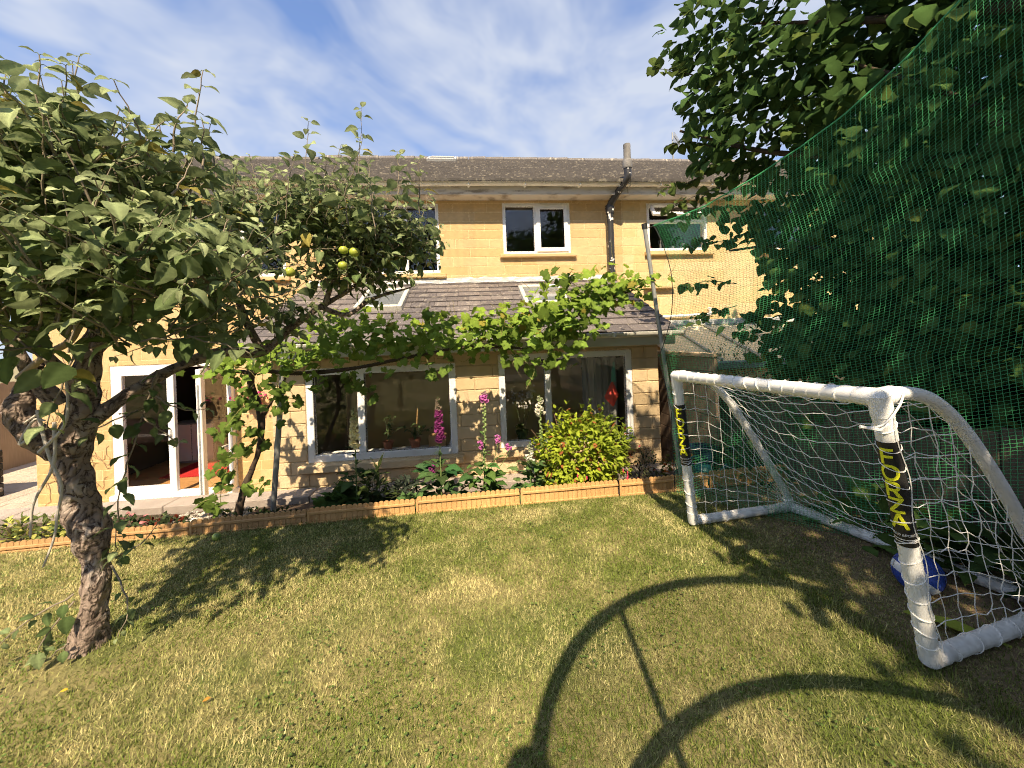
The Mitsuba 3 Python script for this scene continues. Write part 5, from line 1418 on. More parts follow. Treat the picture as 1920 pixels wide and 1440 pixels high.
# dead grey stems at the fork
m = MB()
for p in ([(-2.07, 2.04, 1.2), (-2.02, 2.03, 0.99), (-1.97, 2.03, 0.84), (-1.99, 2.03, 0.71), (-2.01, 2.03, 0.59), (-2.06, 2.03, 0.46)], [(-1.99, 2.03, 1.14), (-2.0, 2.03, 0.94), (-2.1, 2.04, 0.76), (-2.12, 2.04, 0.60)], [(-2.04, 2.03, 1.12), (-2.15, 2.04, 1.04), (-2.09, 2.04, 1.15), (-2.03, 2.03, 1.15)], [(-2.06, 2.03, 1.0), (-1.94, 2.02, 1.12), (-1.92, 2.02, 1.27), (-1.94, 2.02, 1.42)], [(-2.0, 2.03, 1.22), (-2.13, 2.04, 1.14)]):
    m.tube(spline(p, 18), np.linspace(0.008, 0.004, 18), 7)
m.put(f'{apple}__dead_stem', 'm_greystem', smooth=True)

rr = np.random.default_rng(101)
LP, LD, LN, LS, LC = [], [], [], [], []
stems = MB()


def shoot(pts, r0, dens, size, droop=0.1, tipcol=0.0):
    n = max(6, int(np.linalg.norm(np.diff(np.array(pts, float), axis=0), axis=1).sum() / dens) + 1)
    p = spline(pts, max(n, 6))
    p = p + rr.normal(0, 0.003, p.shape)
    stems.tube(p, np.linspace(r0, r0 * 0.35, len(p)), 5, np.array([0.22, 0.185, 0.14]) * rr.uniform(0.8, 1.2))
    t = np.gradient(p, axis=0); t = unit(t)
    ph = rr.uniform(0, 6.28)
    for k in range(1, len(p)):
        fr = k / (len(p) - 1)
        for rep in range(2 if fr > 0.97 else 1):
            ph += 2.4 + rr.normal(0, 0.3)
            a = unit(np.cross(t[k], [0.3, 0.2, 1.0] if abs(t[k][2]) < 0.95 else [1, 0, 0])); b = np.cross(t[k], a)
            o = math.cos(ph) * a + math.sin(ph) * b
            d = unit(o + t[k] * rr.uniform(0.1, 0.6) + np.array([0, 0, rr.uniform(-0.45, 0.15) - droop]))
            s = size * rr.uniform(0.65, 1.15) * (1.0 - 0.50 * fr ** 4)
            base = p[k] + d * 0.28 * s
            stems.tube([p[k], p[k] * 0.5 + base * 0.5 + [0, 0, 0.004], base], 0.0013, 4, (0.20, 0.26, 0.10))
            LP.append(base); LD.append(d); LS.append(s)
            LN.append(np.array([0, 0, 1.0]) + rr.normal(0, 0.38, 3))
            young = fr ** 2 * 0.5 + tipcol
            g = np.array([0.080, 0.125, 0.046]) * (1 - young) + np.array([0.38, 0.43, 0.24]) * young
            LC.append((np.array([0.24, 0.21, 0.06]) if rr.uniform() < 0.02 else g) * rr.uniform(0.65, 1.4))


for pts in ([(-1.48, 1.6, 2.13), (-1.46, 1.6, 2.35), (-1.44, 1.6, 2.57)], [(-1.21, 1.73, 2.03), (-1.13, 1.72, 2.33), (-1.07, 1.71, 2.61)], [(-1.18, 2.88, 2.3), (-1.15, 2.88, 2.7), (-1.12, 2.88, 3.07)], [(-0.83, 2.95, 2.25), (-0.8, 2.94, 2.7), (-0.76, 2.94, 3.2)],
            [(-0.73, 2.99, 2.1), (-0.58, 2.97, 2.4), (-0.49, 2.96, 2.69)], [(-0.51, 3.02, 2.1), (-0.38, 3.0, 2.35), (-0.30, 2.99, 2.58)], [(-1.47, 1.45, 1.99), (-1.52, 1.46, 2.19), (-1.54, 1.46, 2.35)], [(-1.08, 2.92, 2.35), (-0.99, 2.91, 2.65), (-0.9, 2.9, 2.92)],
            [(-1.31, 2.74, 2.2), (-1.28, 2.74, 2.45), (-1.28, 2.74, 2.67)], [(-1.47, 2.56, 2.25), (-1.46, 2.56, 2.45), (-1.44, 2.56, 2.64)], [(-0.48, 3.05, 2.1), (-0.32, 3.04, 2.24), (-0.23, 3.04, 2.29)], [(-1.41, 1.75, 2.12), (-1.36, 1.74, 2.25), (-1.32, 1.74, 2.37)], [(-1.44, 1.65, 2.08), (-1.42, 1.65, 2.21), (-1.39, 1.65, 2.35)], [(-1.41, 1.45, 2.06), (-1.42, 1.45, 2.18), (-1.39, 1.45, 2.33)],
            [(-1.0, 2.88, 2.3), (-1.02, 2.88, 2.55), (-1.0, 2.86, 2.80)], [(-1.62, 1.55, 2.1), (-1.66, 1.55, 2.3), (-1.63, 1.55, 2.47)]):
    shoot(pts, 0.005, 0.034 if pts[0][1] < 2.4 else 0.044, 0.098 if pts[0][1] < 2.4 else 0.122, tipcol=0.25)
ELL = [((-1.85, 1.85, 1.98), (0.50, 0.48, 0.40), 90, 0.102), ((-1.45, 1.58, 1.95), (0.36, 0.34, 0.34), 90, 0.096), ((-1.20, 1.45, 1.74), (0.30, 0.28, 0.22), 66, 0.094), ((-0.98, 1.50, 1.68), (0.17, 0.24, 0.13), 26, 0.088), ((-1.78, 1.10, 1.78), (0.42, 0.38, 0.26), 54, 0.10), ((-2.20, 1.60, 1.95), (0.4, 0.5, 0.4), 56, 0.10),
       ((-1.52, 1.62, 2.14), (0.36, 0.28, 0.14), 36, 0.10), ((-1.55, 1.50, 1.62), (0.30, 0.26, 0.14), 44, 0.10), ((-1.28, 1.46, 1.50), (0.32, 0.24, 0.10), 30, 0.10), ((-0.85, 2.92, 2.0), (0.40, 0.2, 0.2), 30, 0.10), ((-1.35, 2.85, 1.62), (0.30, 0.2, 0.14), 26, 0.095), ((-1.65, 2.5, 1.58), (0.24, 0.25, 0.13), 26, 0.095), ((-1.42, 2.40, 2.12), (0.30, 0.36, 0.34), 70, 0.100), ((-1.50, 2.35, 1.76), (0.20, 0.30, 0.18), 30, 0.098), ((-1.80, 2.3, 2.2), (0.36, 0.3, 0.24), 34, 0.10),
       ((-1.10, 2.86, 2.24), (0.34, 0.30, 0.30), 80, 0.104), ((-0.76, 2.99, 2.18), (0.32, 0.26, 0.30), 74, 0.102), ((-0.48, 3.03, 2.18), (0.24, 0.2, 0.26), 32, 0.100), ((-0.92, 2.95, 1.90), (0.28, 0.22, 0.14), 26, 0.10)]
for _ in range(46):   # upright water shoots along the top of the crown
    near = rr.uniform() < 0.5
    p0 = np.array([rr.uniform(-1.95, -1.0), rr.uniform(1.45, 1.95), rr.uniform(2.0, 2.2)]) if near else np.array([rr.uniform(-1.6, -0.3), rr.uniform(2.5, 3.05), rr.uniform(2.15, 2.35)])
    t = np.array([rr.normal(0, 0.05), rr.normal(0, 0.05), rr.uniform(0.16, 0.30) if near else rr.uniform(0.24, 0.48)])
    shoot([p0, p0 + t * 0.5 + rr.normal(0, 0.012, 3), p0 + t], 0.0045, 0.030 if near else 0.036, 0.086 if near else 0.105, tipcol=0.22)
for c, e, n, sz in ELL:
    for _ in range(n):
        u = unit(rr.normal(0, 1, 3)) * rr.uniform(0, 1) ** 0.5
        p0 = np.array(c) + u * np.array(e) * 0.85
        d = unit(u * [1, 1, 0.4] + np.array([0, 0, 0.75]) + rr.normal(0, 0.45, 3))
        L_ = rr.uniform(0.14, 0.30)
        p1 = p0 + d * L_
        shoot([p0, (p0 + p1) / 2 + rr.normal(0, 0.01, 3), p1], 0.004, 0.036, sz * 0.92, tipcol=0.22 * rr.uniform() ** 2 + (0.16 if p1[2] > c[2] + 0.15 else 0))
# hanging sprays below the crown and the side shoots of the trunk
for pts, sz in (([(-1.70, 2.25, 1.36), (-1.74, 2.2, 1.12), (-1.80, 2.14, 0.80), (-1.83, 2.13, 0.52), (-1.84, 2.14, 0.42)], 0.085), ([(-1.72, 2.22, 1.25), (-1.58, 2.2, 1.16), (-1.42, 2.2, 1.14)], 0.085), ([(-1.74, 2.2, 1.12), (-1.66, 2.2, 1.05), (-1.58, 2.2, 0.98)], 0.08), ([(-1.76, 2.2, 1.15), (-1.86, 2.12, 1.10), (-1.93, 2.08, 1.04)], 0.07),
                ([(-2.0, 2.1, 0.28), (-2.12, 2.02, 0.22), (-2.26, 1.98, 0.10)], 0.062), ([(-1.98, 2.08, 0.26), (-2.06, 2.02, 0.13), (-2.07, 2.0, 0.05)], 0.075), ([(-1.84, 2.14, 0.42), (-1.70, 2.12, 0.50), (-1.60, 2.12, 0.62)], 0.045), ([(-1.84, 2.12, 0.40), (-1.72, 2.05, 0.22), (-1.74, 2.02, 0.10)], 0.05), ([(-1.95, 2.02, 0.10), (-2.0, 1.98, 0.06)], 0.05)):
    shoot(pts, 0.005, 0.034, sz)
LP, LD, LN, LS, LC = map(np.array, (LP, LD, LN, LS, LC))
APPLES = np.array([(-0.84, 2.66, 2.09), (-0.845, 2.65, 1.985), (-0.775, 2.68, 2.08), (-1.15, 2.58, 1.935)])
far = np.all([np.linalg.norm(LP - a, axis=1) > 0.13 for a in APPLES] + [np.linalg.norm(LP - (a - [-0.08, 0.28, 0.06]), axis=1) > 0.17 for a in APPLES], 0)   # the fruit hangs free
LP, LD, LN, LS, LC = LP[far], LD[far], LN[far], LS[far], LC[far]
print('apple leaves', len(LP))
APL = veined()
V, f, C = place(APL, LP, LD, LN, LS, LC, 1.45, asp=rr.uniform(0.66, 1.05, len(LP)))
leaves_put(apple, 'leaf', V, f, C, 300, 'm_leaf')
stems.put(f'{apple}__twigs', 'm_vc', smooth=True, col=True); labels[f'{apple}__twigs'] = {'kind': 'stuff'}
for lab, c in (('green apple, upper left of the cluster of three', APPLES[0]), ('green apple, lowest of the cluster of three', APPLES[1]), ('green apple, right one of the cluster half hidden by leaves', APPLES[2]), ('single green apple hanging above the bare branch', APPLES[3])):
    k = thing('apple', lab, 'apple')
    sp = trimesh.creation.icosphere(3, 0.034); v = np.array(sp.vertices) * rr.uniform(0.86, 1.04) * [1, 1, rr.uniform(0.9, 1.05)]
    rad = np.linalg.norm(v[:, :2], axis=1) / 0.034
    v[:, 2] *= 0.92; v[:, 2] -= np.sign(v[:, 2]) * 0.010 * np.clip(1 - rad / 0.5, 0, 1) ** 1.5
    cl = np.clip(np.array([0.36, 0.50, 0.07]) * (0.85 + 0.4 * (meshkit.fbm(v * 40 + c[0], 3, 2)[:, None] - 0.3)), 0, 1)
    cl = cl * (1 - np.clip(v[:, :1] / 0.034, 0, 1) * [0.0, 0.18, 0.0]) + np.clip(-v[:, 1:2] / 0.034, 0, 1) * [0.05, 0.0, 0.0]
    scene[f'{k}__fruit'] = mikit.ply((v + c, np.array(sp.faces)), 'm_vcgloss', smooth=True, color=cl)
    v, f = tubem([np.array(c) + [0, 0, 0.022], np.array(c) + [0.004, 0, 0.05]], 0.0022, 5); scene[f'{k}__stalk'] = mikit.ply((v, f), 'm_vinewood')

# ------------------------------------------------------------------ grape vine
vine = thing('grape_vine', 'grape vine trained along a cane in front of the lean-to windows', 'vine')
CANE = [(-2.0, 3.75, 1.27), (-1.63, 3.75, 1.22), (-1.15, 3.76, 1.24), (-0.65, 3.76, 1.32), (-0.09, 3.76, 1.40), (0.37, 3.76, 1.38), (0.66, 3.76, 1.36), (0.91, 3.76, 1.58), (1.25, 3.75, 1.80), (1.59, 3.72, 1.90), (1.80, 3.70, 2.0)]
v, f = bark_tube([(-2.2, 3.75, -0.1), (-2.18, 3.75, 0.05), (-2.11, 3.75, 0.26), (-2.01, 3.75, 0.5), (-1.97, 3.75, 0.74), (-1.99, 3.75, 0.94), (-2.05, 3.75, 1.14), (-2.03, 3.75, 1.24), (-1.95, 3.75, 1.29)], [0.036, 0.032, 0.031, 0.028, 0.029, 0.03, 0.031, 0.03, 0.024], 90, 18, 0.016, 50)
scene[f'{vine}__stem'] = mikit.ply((v, f), 'm_vinewood', smooth=True)
v, f = bark_tube(CANE, np.linspace(0.022, 0.006, len(CANE)), 110, 12, 0.010, 51); scene[num(f'{vine}__cane')] = mikit.ply((v, f), 'm_vinewood', smooth=True)
v, f = bark_tube([(-2.03, 3.75, 1.24), (-2.15, 3.75, 1.26), (-2.35, 3.76, 1.28), (-2.5, 3.76, 1.33)], [0.022, 0.016, 0.012, 0.008], 30, 12, 0.008, 52); scene[num(f'{vine}__cane')] = mikit.ply((v, f), 'm_vinewood', smooth=True)
v, f = bark_tube([(-1.97, 3.75, 0.80), (-1.85, 3.72, 0.98), (-1.72, 3.70, 1.18)], [0.014, 0.011, 0.008], 24, 10, 0.005, 53); scene[num(f'{vine}__cane')] = mikit.ply((v, f), 'm_vinewood', smooth=True)
BAND = np.array([(-2.45, 1.33, .07), (-2.1, 1.33, .10), (-1.65, 1.40, .20), (-1.2, 1.54, .27), (-0.7, 1.51, .22), (-0.1, 1.52, .18), (0.3, 1.56, .19), (0.62, 1.62, .24), (0.92, 1.66, .33), (1.22, 1.86, .25), (1.5, 1.92, .15), (1.78, 1.97, .08)])
WT = np.array([.25, .5, 1.2, 1.5, 1.3, 1.1, 1.2, 1.7, 1.9, 1.2, .6, .3])
n = 1350
sx = rr.choice(np.linspace(0, 11, 441), n, p=(lambda w: w / w.sum())(np.interp(np.linspace(0, 11, 441), np.arange(12), WT)))
cx = np.interp(sx, np.arange(12), BAND[:, 0]); cz = np.interp(sx, np.arange(12), BAND[:, 1]); hw = np.interp(sx, np.arange(12), BAND[:, 2])
pos = np.stack([cx + rr.normal(0, 0.05, n), 3.74 + rr.normal(0, 0.14, n), cz + hw * np.clip(rr.normal(0, 0.62, n), -1.5, 1.25)], 1)
front = (3.74 - pos[:, 1])
d = rr.normal(0, 0.7, (n, 3)) + np.array([0, -0.5, -0.5])
nr_ = np.stack([rr.normal(0, 0.4, n), -0.55 + rr.normal(0, 0.35, n), 0.85 + rr.normal(0, 0.25, n)], 1)
lift = np.clip((pos[:, 2] - cz) / (hw + 1e-6), -1, 1)[:, None]
cl = (np.array([0.165, 0.255, 0.048]) * (1 + 0.35 * rr.normal(0, 0.6, (n, 1))) + np.clip(lift, 0, 1) * np.array([0.06, 0.07, 0.0]))
cl = np.where(rr.uniform(0, 1, (n, 1)) < 0.03, np.array([[0.27, 0.24, 0.05]]), cl)
sz = rr.uniform(0.06, 0.125, n)
SP = [(-2.0, 1.15, -2.15, 0.85, 16), (-1.95, 1.05, -2.3, 0.70, 18), (-2.05, 0.72, -2.32, 0.40, 22), (-2.25, 0.40, -2.3, 0.05, 16), (-1.8, 1.15, -1.75, 0.85, 16), (-1.75, 1.2, -1.62, 0.98, 10), (-2.0, 0.75, -1.9, 0.60, 5), (-2.1, 0.2, -1.95, 0.25, 8), (-2.25, 0.15, -2.5, 0.10, 8), (-1.2, 1.2, -0.95, 1.02, 16), (-1.45, 1.2, -1.40, 1.0, 5), (-0.45, 1.3, -0.40, 1.12, 7), (-0.2, 1.3, -0.25, 1.16, 5), (0.45, 1.28, 0.60, 1.08, 9), (0.75, 1.35, 0.66, 1.18, 5), (0.95, 2.05, 1.0, 2.12, 6), (1.05, 1.95, 0.72, 2.10, 9), (-0.42, 1.6, -0.40, 1.84, 5), (-0.25, 1.6, -0.20, 1.76, 3)]
ex = []
vm = MB()
for (xa, za, xb, zb, q_) in SP:
    t = rr.uniform(0, 1, q_)
    ex.append(np.stack([xa + (xb - xa) * t + rr.normal(0, 0.03, q_), 3.68 + rr.normal(0, 0.06, q_), za + (zb - za) * t + rr.normal(0, 0.03, q_)], 1))
    vm.tube(spline([(xa, 3.72, za), ((xa + xb) / 2, 3.66, (za + zb) / 2 + 0.02), (xb, 3.67, zb)], 8), np.linspace(0.004, 0.002, 8), 5, (0.20, 0.20, 0.07))
ex = np.vstack(ex); ne = len(ex)
pos = np.vstack([pos, ex]); d = np.vstack([d, rr.normal(0, 0.7, (ne, 3)) + [0, -0.5, -0.6]]); nr_ = np.vstack([nr_, np.array([0, -0.9, 0.5]) + rr.normal(0, 0.35, (ne, 3))])
cl = np.vstack([cl, np.array([0.105, 0.165, 0.035]) * rr.uniform(0.7, 1.4, (ne, 1))]); sz = np.concatenate([sz, rr.uniform(0.07, 0.12, ne)])
V, f, C = place(LOB, pos, d, nr_, sz, np.clip(cl, 0.01, 1), 1.2, asp=rr.uniform(0.85, 1.15, len(pos)))
leaves_put(vine, 'leaf', V, f, C, 300, 'm_leaf', score=np.clip(1.4 - (pos[:, 1] - 3.5), 0.2, 2))
for _ in range(90):   # shoots and tendrils
    i = rr.integers(0, len(pos)); a = pos[i]
    b_ = a + rr.normal(0, 1, 3) * [0.16, 0.06, 0.12]
    vm.tube(spline([a, (a + b_) / 2 + rr.normal(0, 0.03, 3), b_], 7), np.linspace(0.003, 0.0012, 7), 4, np.array([0.30, 0.26, 0.09]) * rr.uniform(0.6, 1.3))
vm.put(f'{vine}__shoots', 'm_vc', smooth=True, col=True); labels[f'{vine}__shoots'] = {'kind': 'stuff'}

# dry creeper stems on the left house wall
k = thing('wall_creeper', 'web of dry creeper stems on the yellow wall left of the patio door', 'creeper')
m = MB()
for _ in range(60):
    p = np.array([rr.uniform(-6.5, -5.65), YM - 0.008, rr.uniform(-0.9, 1.1)]); pts = [p.copy()]
    a = rr.uniform(0, 6.28)
    for s in range(9):
        a += rr.normal(0, 0.7); p = p + np.array([0.045 * math.cos(a), 0, 0.06 * math.sin(a)]); p[0] = np.clip(p[0], -6.6, -5.62); pts.append(p.copy())
    m.tube(np.array(pts), 0.0035, 4, (0.20, 0.13, 0.08))
m.put(k, 'm_vc', col=True)

# ------------------------------------------------------------------ big tree on the right
tree = thing('hazel_tree', 'large dark leaved tree overhanging the garden on the right', 'tree')
rr = np.random.default_rng(201)


def cloud(n, lo, hi, test):
    out = []
    tot = 0
    while tot < n:
        p = rr.uniform(lo, hi, (n, 3))
        p = p[test(p)]
        out.append(p); tot += len(p)
    return np.vstack(out)[:n]


def edge(p, s, seed):
    return meshkit.fbm(np.stack([p[:, 0] * s, p[:, 1] * s, p[:, 2] * s], 1), 3, seed) - 0.5


def behind(p):   # the far side of the green net
    return (p[:, 0] - NA[0]) * 0.766 + (p[:, 1] - NA[1]) * 0.643 > 0.16


def lower(p):
    xl = 2.92 + 0.80 * edge(p, 1.5, 5) + 0.22 * np.clip(1.7 - p[:, 2], 0, 1) - 0.35 * np.clip(p[:, 2] - 2.5, 0, 1)
    hole = meshkit.fbm(p * 2.3, 3, 77) > 0.33
    return (p[:, 0] > xl) & (p[:, 1] < 3.95 + 0.5 * edge(p, 1.5, 8)) & hole & behind(p)


def upper(p):
    xl = 2.22 + 0.80 * edge(p, 1.7, 6) + np.clip(p[:, 1] - 3.7, 0, 2) * 0.7 - 0.10 * np.clip(p[:, 2] - 3.4, 0, 2)
    zl = 3.08 + 0.40 * edge(p, 1.7, 9)
    hole = meshkit.fbm(p * 2.0, 3, 78) > 0.35
    return (p[:, 0] > xl) & (p[:, 2] > zl) & (p[:, 2] < 4.65 + 1.12 * np.clip(3.2 - p[:, 1], 0, 3)) & hole & behind(p)


def overhead(p):
    xl = 1.42 + 0.85 * edge(p, 1.6, 6)
    zl = 2.85 + 0.35 * edge(p, 1.7, 9)
    return (p[:, 0] > xl) & (p[:, 2] > zl) & (meshkit.fbm(p * 2.0, 3, 78) > 0.40)


A = cloud(12000, (2.3, -0.6, 0.45), (5.0, 4.3, 3.1), lower)
B = cloud(8500, (1.4, 1.2, 2.6), (5.2, 4.15, 6.2), upper)
Cc = cloud(9500, (1.0, -4.6, 2.6), (5.0, 0.95, 5.2), overhead)
pos = np.vstack([A, B, Cc]); n = len(pos)
d = rr.normal(0, 0.6, (n, 3)) + np.array([-0.5, -0.05, -0.6])
nr_ = np.array([-0.30, -0.25, 0.9]) + rr.normal(0, 0.36, (n, 3))
cl = np.array([0.056, 0.106, 0.033]) * rr.uniform(0.6, 1.45, (n, 1))
cl = np.where(rr.uniform(0, 1, (n, 1)) < 0.10, np.array([[0.115, 0.165, 0.045]]) * rr.uniform(0.7, 1.2, (n, 1)), cl)
HZ = ovate(5, 0.84, 0.14, 0.40, 0.03, 1.2)
V, f, C = place(HZ, pos, d, nr_, rr.uniform(0.085, 0.150, n), cl, 1.2)
leaves_put(tree, 'leaf', V, f, C, 300, 'm_leaf', score=np.where(pos[:, 0] < 2.9, 1.0, 0.35) * np.where(pos[:, 1] > 0.9, 1, 0.2))
v, f = bark_tube([(4.0, 1.6, -1.0), (3.95, 1.65, 0.6), (3.85, 1.6, 2.0), (3.8, 1.4, 3.4), (3.9, 1.1, 5.0)], [0.17, 0.14, 0.12, 0.09, 0.04], 60, 20, 0.03, 60); scene[f'{tree}__trunk'] = mikit.ply((v, f), 'm_twig', smooth=True)
for p in ([(3.85, 1.6, 2.0), (3.4, 2.6, 2.7), (2.8, 3.3, 3.1), (2.1, 3.6, 3.45)], [(3.9, 1.6, 1.2), (3.5, 2.6, 1.9), (3.2, 3.6, 2.3), (3.0, 4.2, 2.4)], [(3.8, 1.4, 3.2), (3.0, 0.6, 3.6), (2.2, -0.6, 3.8), (1.7, -2.0, 3.9)], [(3.9, 1.5, 1.6), (3.5, 1.9, 2.3), (3.3, 2.3, 3.0), (3.0, 2.7, 3.5)], [(3.8, 1.4, 3.0), (3.3, 2.5, 3.7), (2.6, 3.2, 4.2)], [(3.85, 1.2, 3.0), (3.4, -1.0, 3.5), (2.6, -2.8, 3.9)]):
    v, f = bark_tube(p, np.linspace(0.05, 0.010, len(p)), 36, 10, 0.008, 61); scene[num(f'{tree}__branch')] = mikit.ply((v, f), 'm_vinewood', smooth=True)
# loose sprigs reaching out of the crown
SPR = [[(2.5, 3.8, 3.12), (2.25, 3.85, 3.02), (2.0, 3.85, 2.95)], [(2.5, 3.7, 3.35), (2.25, 3.7, 3.40), (2.05, 3.7, 3.36)], [(2.3, 3.6, 4.0), (2.0, 3.6, 4.05), (1.82, 3.6, 4.05)], [(3.0, 4.1, 2.0), (2.7, 4.2, 2.05), (2.45, 4.25, 1.98)], [(3.0, 4.1, 1.75), (2.75, 4.2, 1.68), (2.55, 4.2, 1.60)], [(2.9, 4.0, 2.45), (2.6, 4.0, 2.45), (2.38, 4.0, 2.40)], [(2.7, 3.7, 2.75), (2.4, 3.75, 2.72), (2.2, 3.8, 2.62)], [(2.5, 3.6, 2.9), (2.2, 3.65, 2.80), (2.0, 3.7, 2.70)]]
P, Dv, Nn, S = [], [], [], []
sm = MB()
for s in SPR:
    p = spline(s, 12); sm.tube(p, np.linspace(0.006, 0.002, 12), 5, (0.10, 0.08, 0.06))
    for q_ in range(2, 12):
        for r_ in range(2):
            P.append(p[q_] + rr.normal(0, 0.02, 3)); Dv.append(unit(rr.normal(0, 0.8, 3) + [-0.4, 0, -0.6])); Nn.append([-0.2 + rr.normal(0, .4), -0.3 + rr.normal(0, .4), 1]); S.append(rr.uniform(0.07, 0.12))
V, f, C = place(HZ, np.array(P), np.array(Dv), np.array(Nn), np.array(S), np.array([0.075, 0.11, 0.032]) * rr.uniform(0.7, 1.3, (len(P), 1)), 1.2)
F = (f[None] + (np.arange(len(V)) * V.shape[1])[:, None, None]).reshape(-1, 3)
scene[f'{tree}__sprigs'] = mikit.ply((V.reshape(-1, 3), F), 'm_leaf', smooth=True, color=C.reshape(-1, 3)); labels[f'{tree}__sprigs'] = {'kind': 'stuff'}
sm.put(f'{tree}__twigs', 'm_vc', col=True); labels[f'{tree}__twigs'] = {'kind': 'stuff'}

# ------------------------------------------------------------------ behind the camera: what throws the shadows on the lawn, and the far hedge the windows mirror
tk = thing('trampoline', 'round garden trampoline with padded hoops and a fine safety net behind the viewer', 'trampoline')
TC = np.array([1.065, -0.86]); TRR = 1.13
an = np.linspace(0, 2 * np.pi, 97)
for z, r_ in ((2.10, 0.033), (1.345, 0.030), (0.45, 0.04)):
    v, f = tubem(np.stack([TC[0] + TRR * np.cos(an), TC[1] + TRR * np.sin(an), an * 0 + z], 1), r_, 12, False); scene[num(f'{tk}__hoop')] = mikit.ply((v, f), 'm_black', smooth=True)
for a in np.radians([118, 180, 250, 310, 50]):
    c = TC + TRR * np.array([math.cos(a), math.sin(a)])
    v, f = tubem([(*c, 0.0), (*c, 2.10)], 0.017, 10); scene[num(f'{tk}__pole')] = mikit.ply((v, f), 'm_black', smooth=40)
sp = np.linspace(0, TRR, 2); m = MB(); m.add(np.vstack([[[*TC, 0.45]], np.stack([TC[0] + TRR * np.cos(an[:-1]), TC[1] + TRR * np.sin(an[:-1]), an[:-1] * 0 + 0.45], 1)]), np.stack([np.zeros(96, int), np.arange(96) + 1, (np.arange(96) + 1) % 96 + 1], 1)); m.put(f'{tk}__mat', 'm_black')
aa = np.linspace(0, 2 * np.pi, 330, endpoint=False); circ = np.stack([TC[0] + TRR * np.cos(aa), TC[1] + TRR * np.sin(aa)], 1)
P = [np.column_stack([circ, np.full(330, 0.47)])]; Q = [np.column_stack([circ, np.full(330, 2.09)])]
c2 = np.stack([TC[0] + TRR * np.cos(an), TC[1] + TRR * np.sin(an)], 1)
for z in np.arange(0.5, 2.08, 0.022):
    P.append(np.column_stack([c2[:-1], np.full(96, z)])); Q.append(np.column_stack([c2[1:], np.full(96, z)]))
v, f = segs(np.vstack(P), np.vstack(Q), 0.0012, 3); scene[f'{tk}__safety_net'] = mikit.ply((v, f), 'm_black'); labels[f'{tk}__safety_net'] = {'kind': 'stuff'}

import manifold3d as m3
def ball(c, r):
    return m3.Manifold.sphere(r, 20).translate([float(x) for x in c])
def bone(a, ra, b_, rb):
    return m3.Manifold.batch_hull([ball(a, ra), ball(b_, rb)])
OX_, OY_ = -0.03, -0.34
J = dict(hip=(OX_, OY_, 0.95), chest=(OX_, OY_, 1.30), neck=(OX_, OY_ + 0.01, 1.52), head=(OX_, OY_ + 0.03, 1.70))
bones = [bone(J['hip'], .15, (OX_, OY_, 1.12), .135), bone((OX_, OY_, 1.12), .135, J['chest'], .15), bone((OX_ - .13, OY_, 1.40), .085, (OX_ + .13, OY_, 1.40), .085), bone(J['chest'], .14, (OX_, OY_, 1.42), .09), bone((OX_, OY_, 1.42), .06, J['neck'], .055), bone(J['neck'], .055, J['head'], .085),
         m3.Manifold.sphere(1.0, 32).scale([.08, .10, .12]).translate([OX_, OY_ + 0.03, 1.72]), ball((OX_, OY_ + 0.135, 1.70), .014), ball((OX_ - .08, OY_ + .02, 1.70), .018), ball((OX_ + .08, OY_ + .02, 1.70), .018)]
for s in (-1, 1):
    sh, el, wr = (OX_ + s * .19, OY_, 1.40), (OX_ + s * .23, OY_ + .10, 1.17), (OX_ + s * .08, OY_ + .27, 1.40)
    bones += [bone(sh, .058, el, .042), bone(el, .042, wr, .030), bone(wr, .030, (OX_ + s * .075, OY_ + .29, 1.44), .026)]
    for q_ in range(4):
        a = np.array([OX_ + s * .078, OY_ + .285, 1.415 + .018 * q_]); bones += [bone(a, .010, a + [-s * .012, .030, .004], .0095), bone(a + [-s * .012, .030, .004], .0095, a + [-s * .040, .040 - .002 * q_, .004], .0085)]
    a = np.array([OX_ + s * .07, OY_ + .28, 1.43]); bones += [bone(a, .011, a + [-s * .03, -.012, .018], .0095)]
    hp, kn, ft = (OX_ + s * .09, OY_, .92), (OX_ + s * .10, OY_ + .02, .50), (OX_ + s * .10, OY_, .07)
    bones += [bone(hp, .095, kn, .06), bone(kn, .06, ft, .042), bone(ft, .045, (OX_ + s * .11, OY_ + .16, .04), .035)]
body = m3.Manifold.batch_boolean(bones, m3.OpType.Add).refine_to_length(0.025).to_mesh()
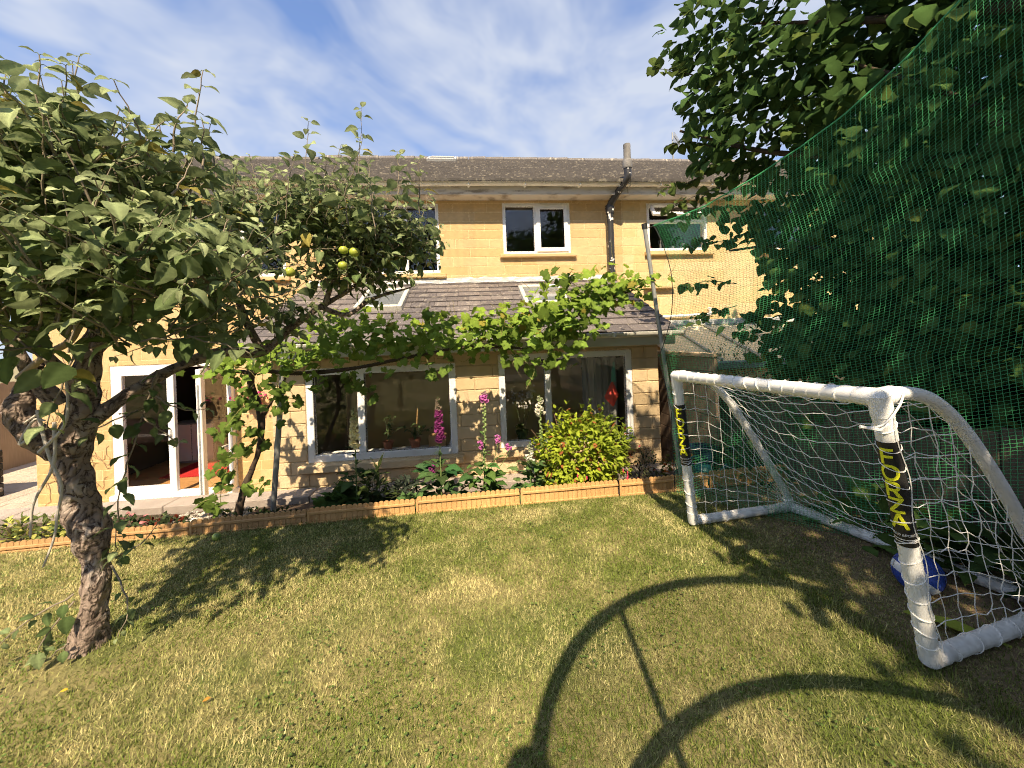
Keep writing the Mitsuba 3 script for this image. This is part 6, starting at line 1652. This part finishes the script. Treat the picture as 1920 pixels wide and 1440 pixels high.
tm = trimesh.Trimesh(body.vert_properties[:, :3], body.tri_verts); trimesh.smoothing.filter_taubin(tm, iterations=6)
k = thing('person', 'person standing behind the viewer, holding a phone up with both hands', 'person')
v = np.array(tm.vertices)
cl = np.where((v[:, 2:] > 1.50) | (v[:, 1:2] > OY_ + 0.16), [[0.50, 0.32, 0.24]], np.where(v[:, 2:] > 0.95, [[0.10, 0.13, 0.25]], [[0.06, 0.06, 0.08]]))
scene[f'{k}__body'] = mikit.ply((v, np.array(tm.faces)), 'm_vc', smooth=True, color=cl)
hs = trimesh.creation.icosphere(3, 1.0); v = np.array(hs.vertices); v = v[:, :] * [.092, .112, .115] + [OX_, OY_ + 0.012, 1.745]; ok_ = np.array([all(v[i, 2] > 1.72 or v[i, 1] < OY_ + 0.02 for i in fc) for fc in hs.faces])
scene[f'{k}__hair'] = mikit.ply((v, np.array(hs.faces)[ok_]), 'm_vinewood', smooth=True)
k = thing('phone', 'dark phone held up by the person behind the viewer', 'phone')
MB().add(*cbox((-0.075, -0.045, 1.405), (0.075, -0.036, 1.475), 0.003)).put(k, 'm_black')
k = thing('back_trees', 'belt of tall dark trees far behind the viewer', 'trees', kind='stuff')
rr = np.random.default_rng(303)
n = 16000
hx = rr.uniform(-24, 16, n)
ht = 9.5 + 3.0 * (meshkit.fbm(np.stack([hx * 0.35, hx * 0, hx * 0], 1), 3, 5) - 0.3)
pos = np.stack([hx, -17 + rr.normal(0, 0.7, n), ht * rr.uniform(0, 1, n) ** 0.8], 1)
V, f, C = place(OVs, pos, rr.normal(0, 1, (n, 3)), np.array([0, 0.4, 1.0]) + rr.normal(0, 0.4, (n, 3)), rr.uniform(0.28, 0.55, n), np.array([0.06, 0.095, 0.03]) * rr.uniform(0.6, 1.4, (n, 1)))
F = (f[None] + (np.arange(n) * V.shape[1])[:, None, None]).reshape(-1, 3)
scene[k] = mikit.ply((V.reshape(-1, 3), F), 'm_leaf', smooth=True, color=C.reshape(-1, 3))
print('triangles', sum(len(meshkit.WRITTEN[d['filename']][1]) for d in scene.values() if d.get('type') == 'ply'), 'entries', len(scene))
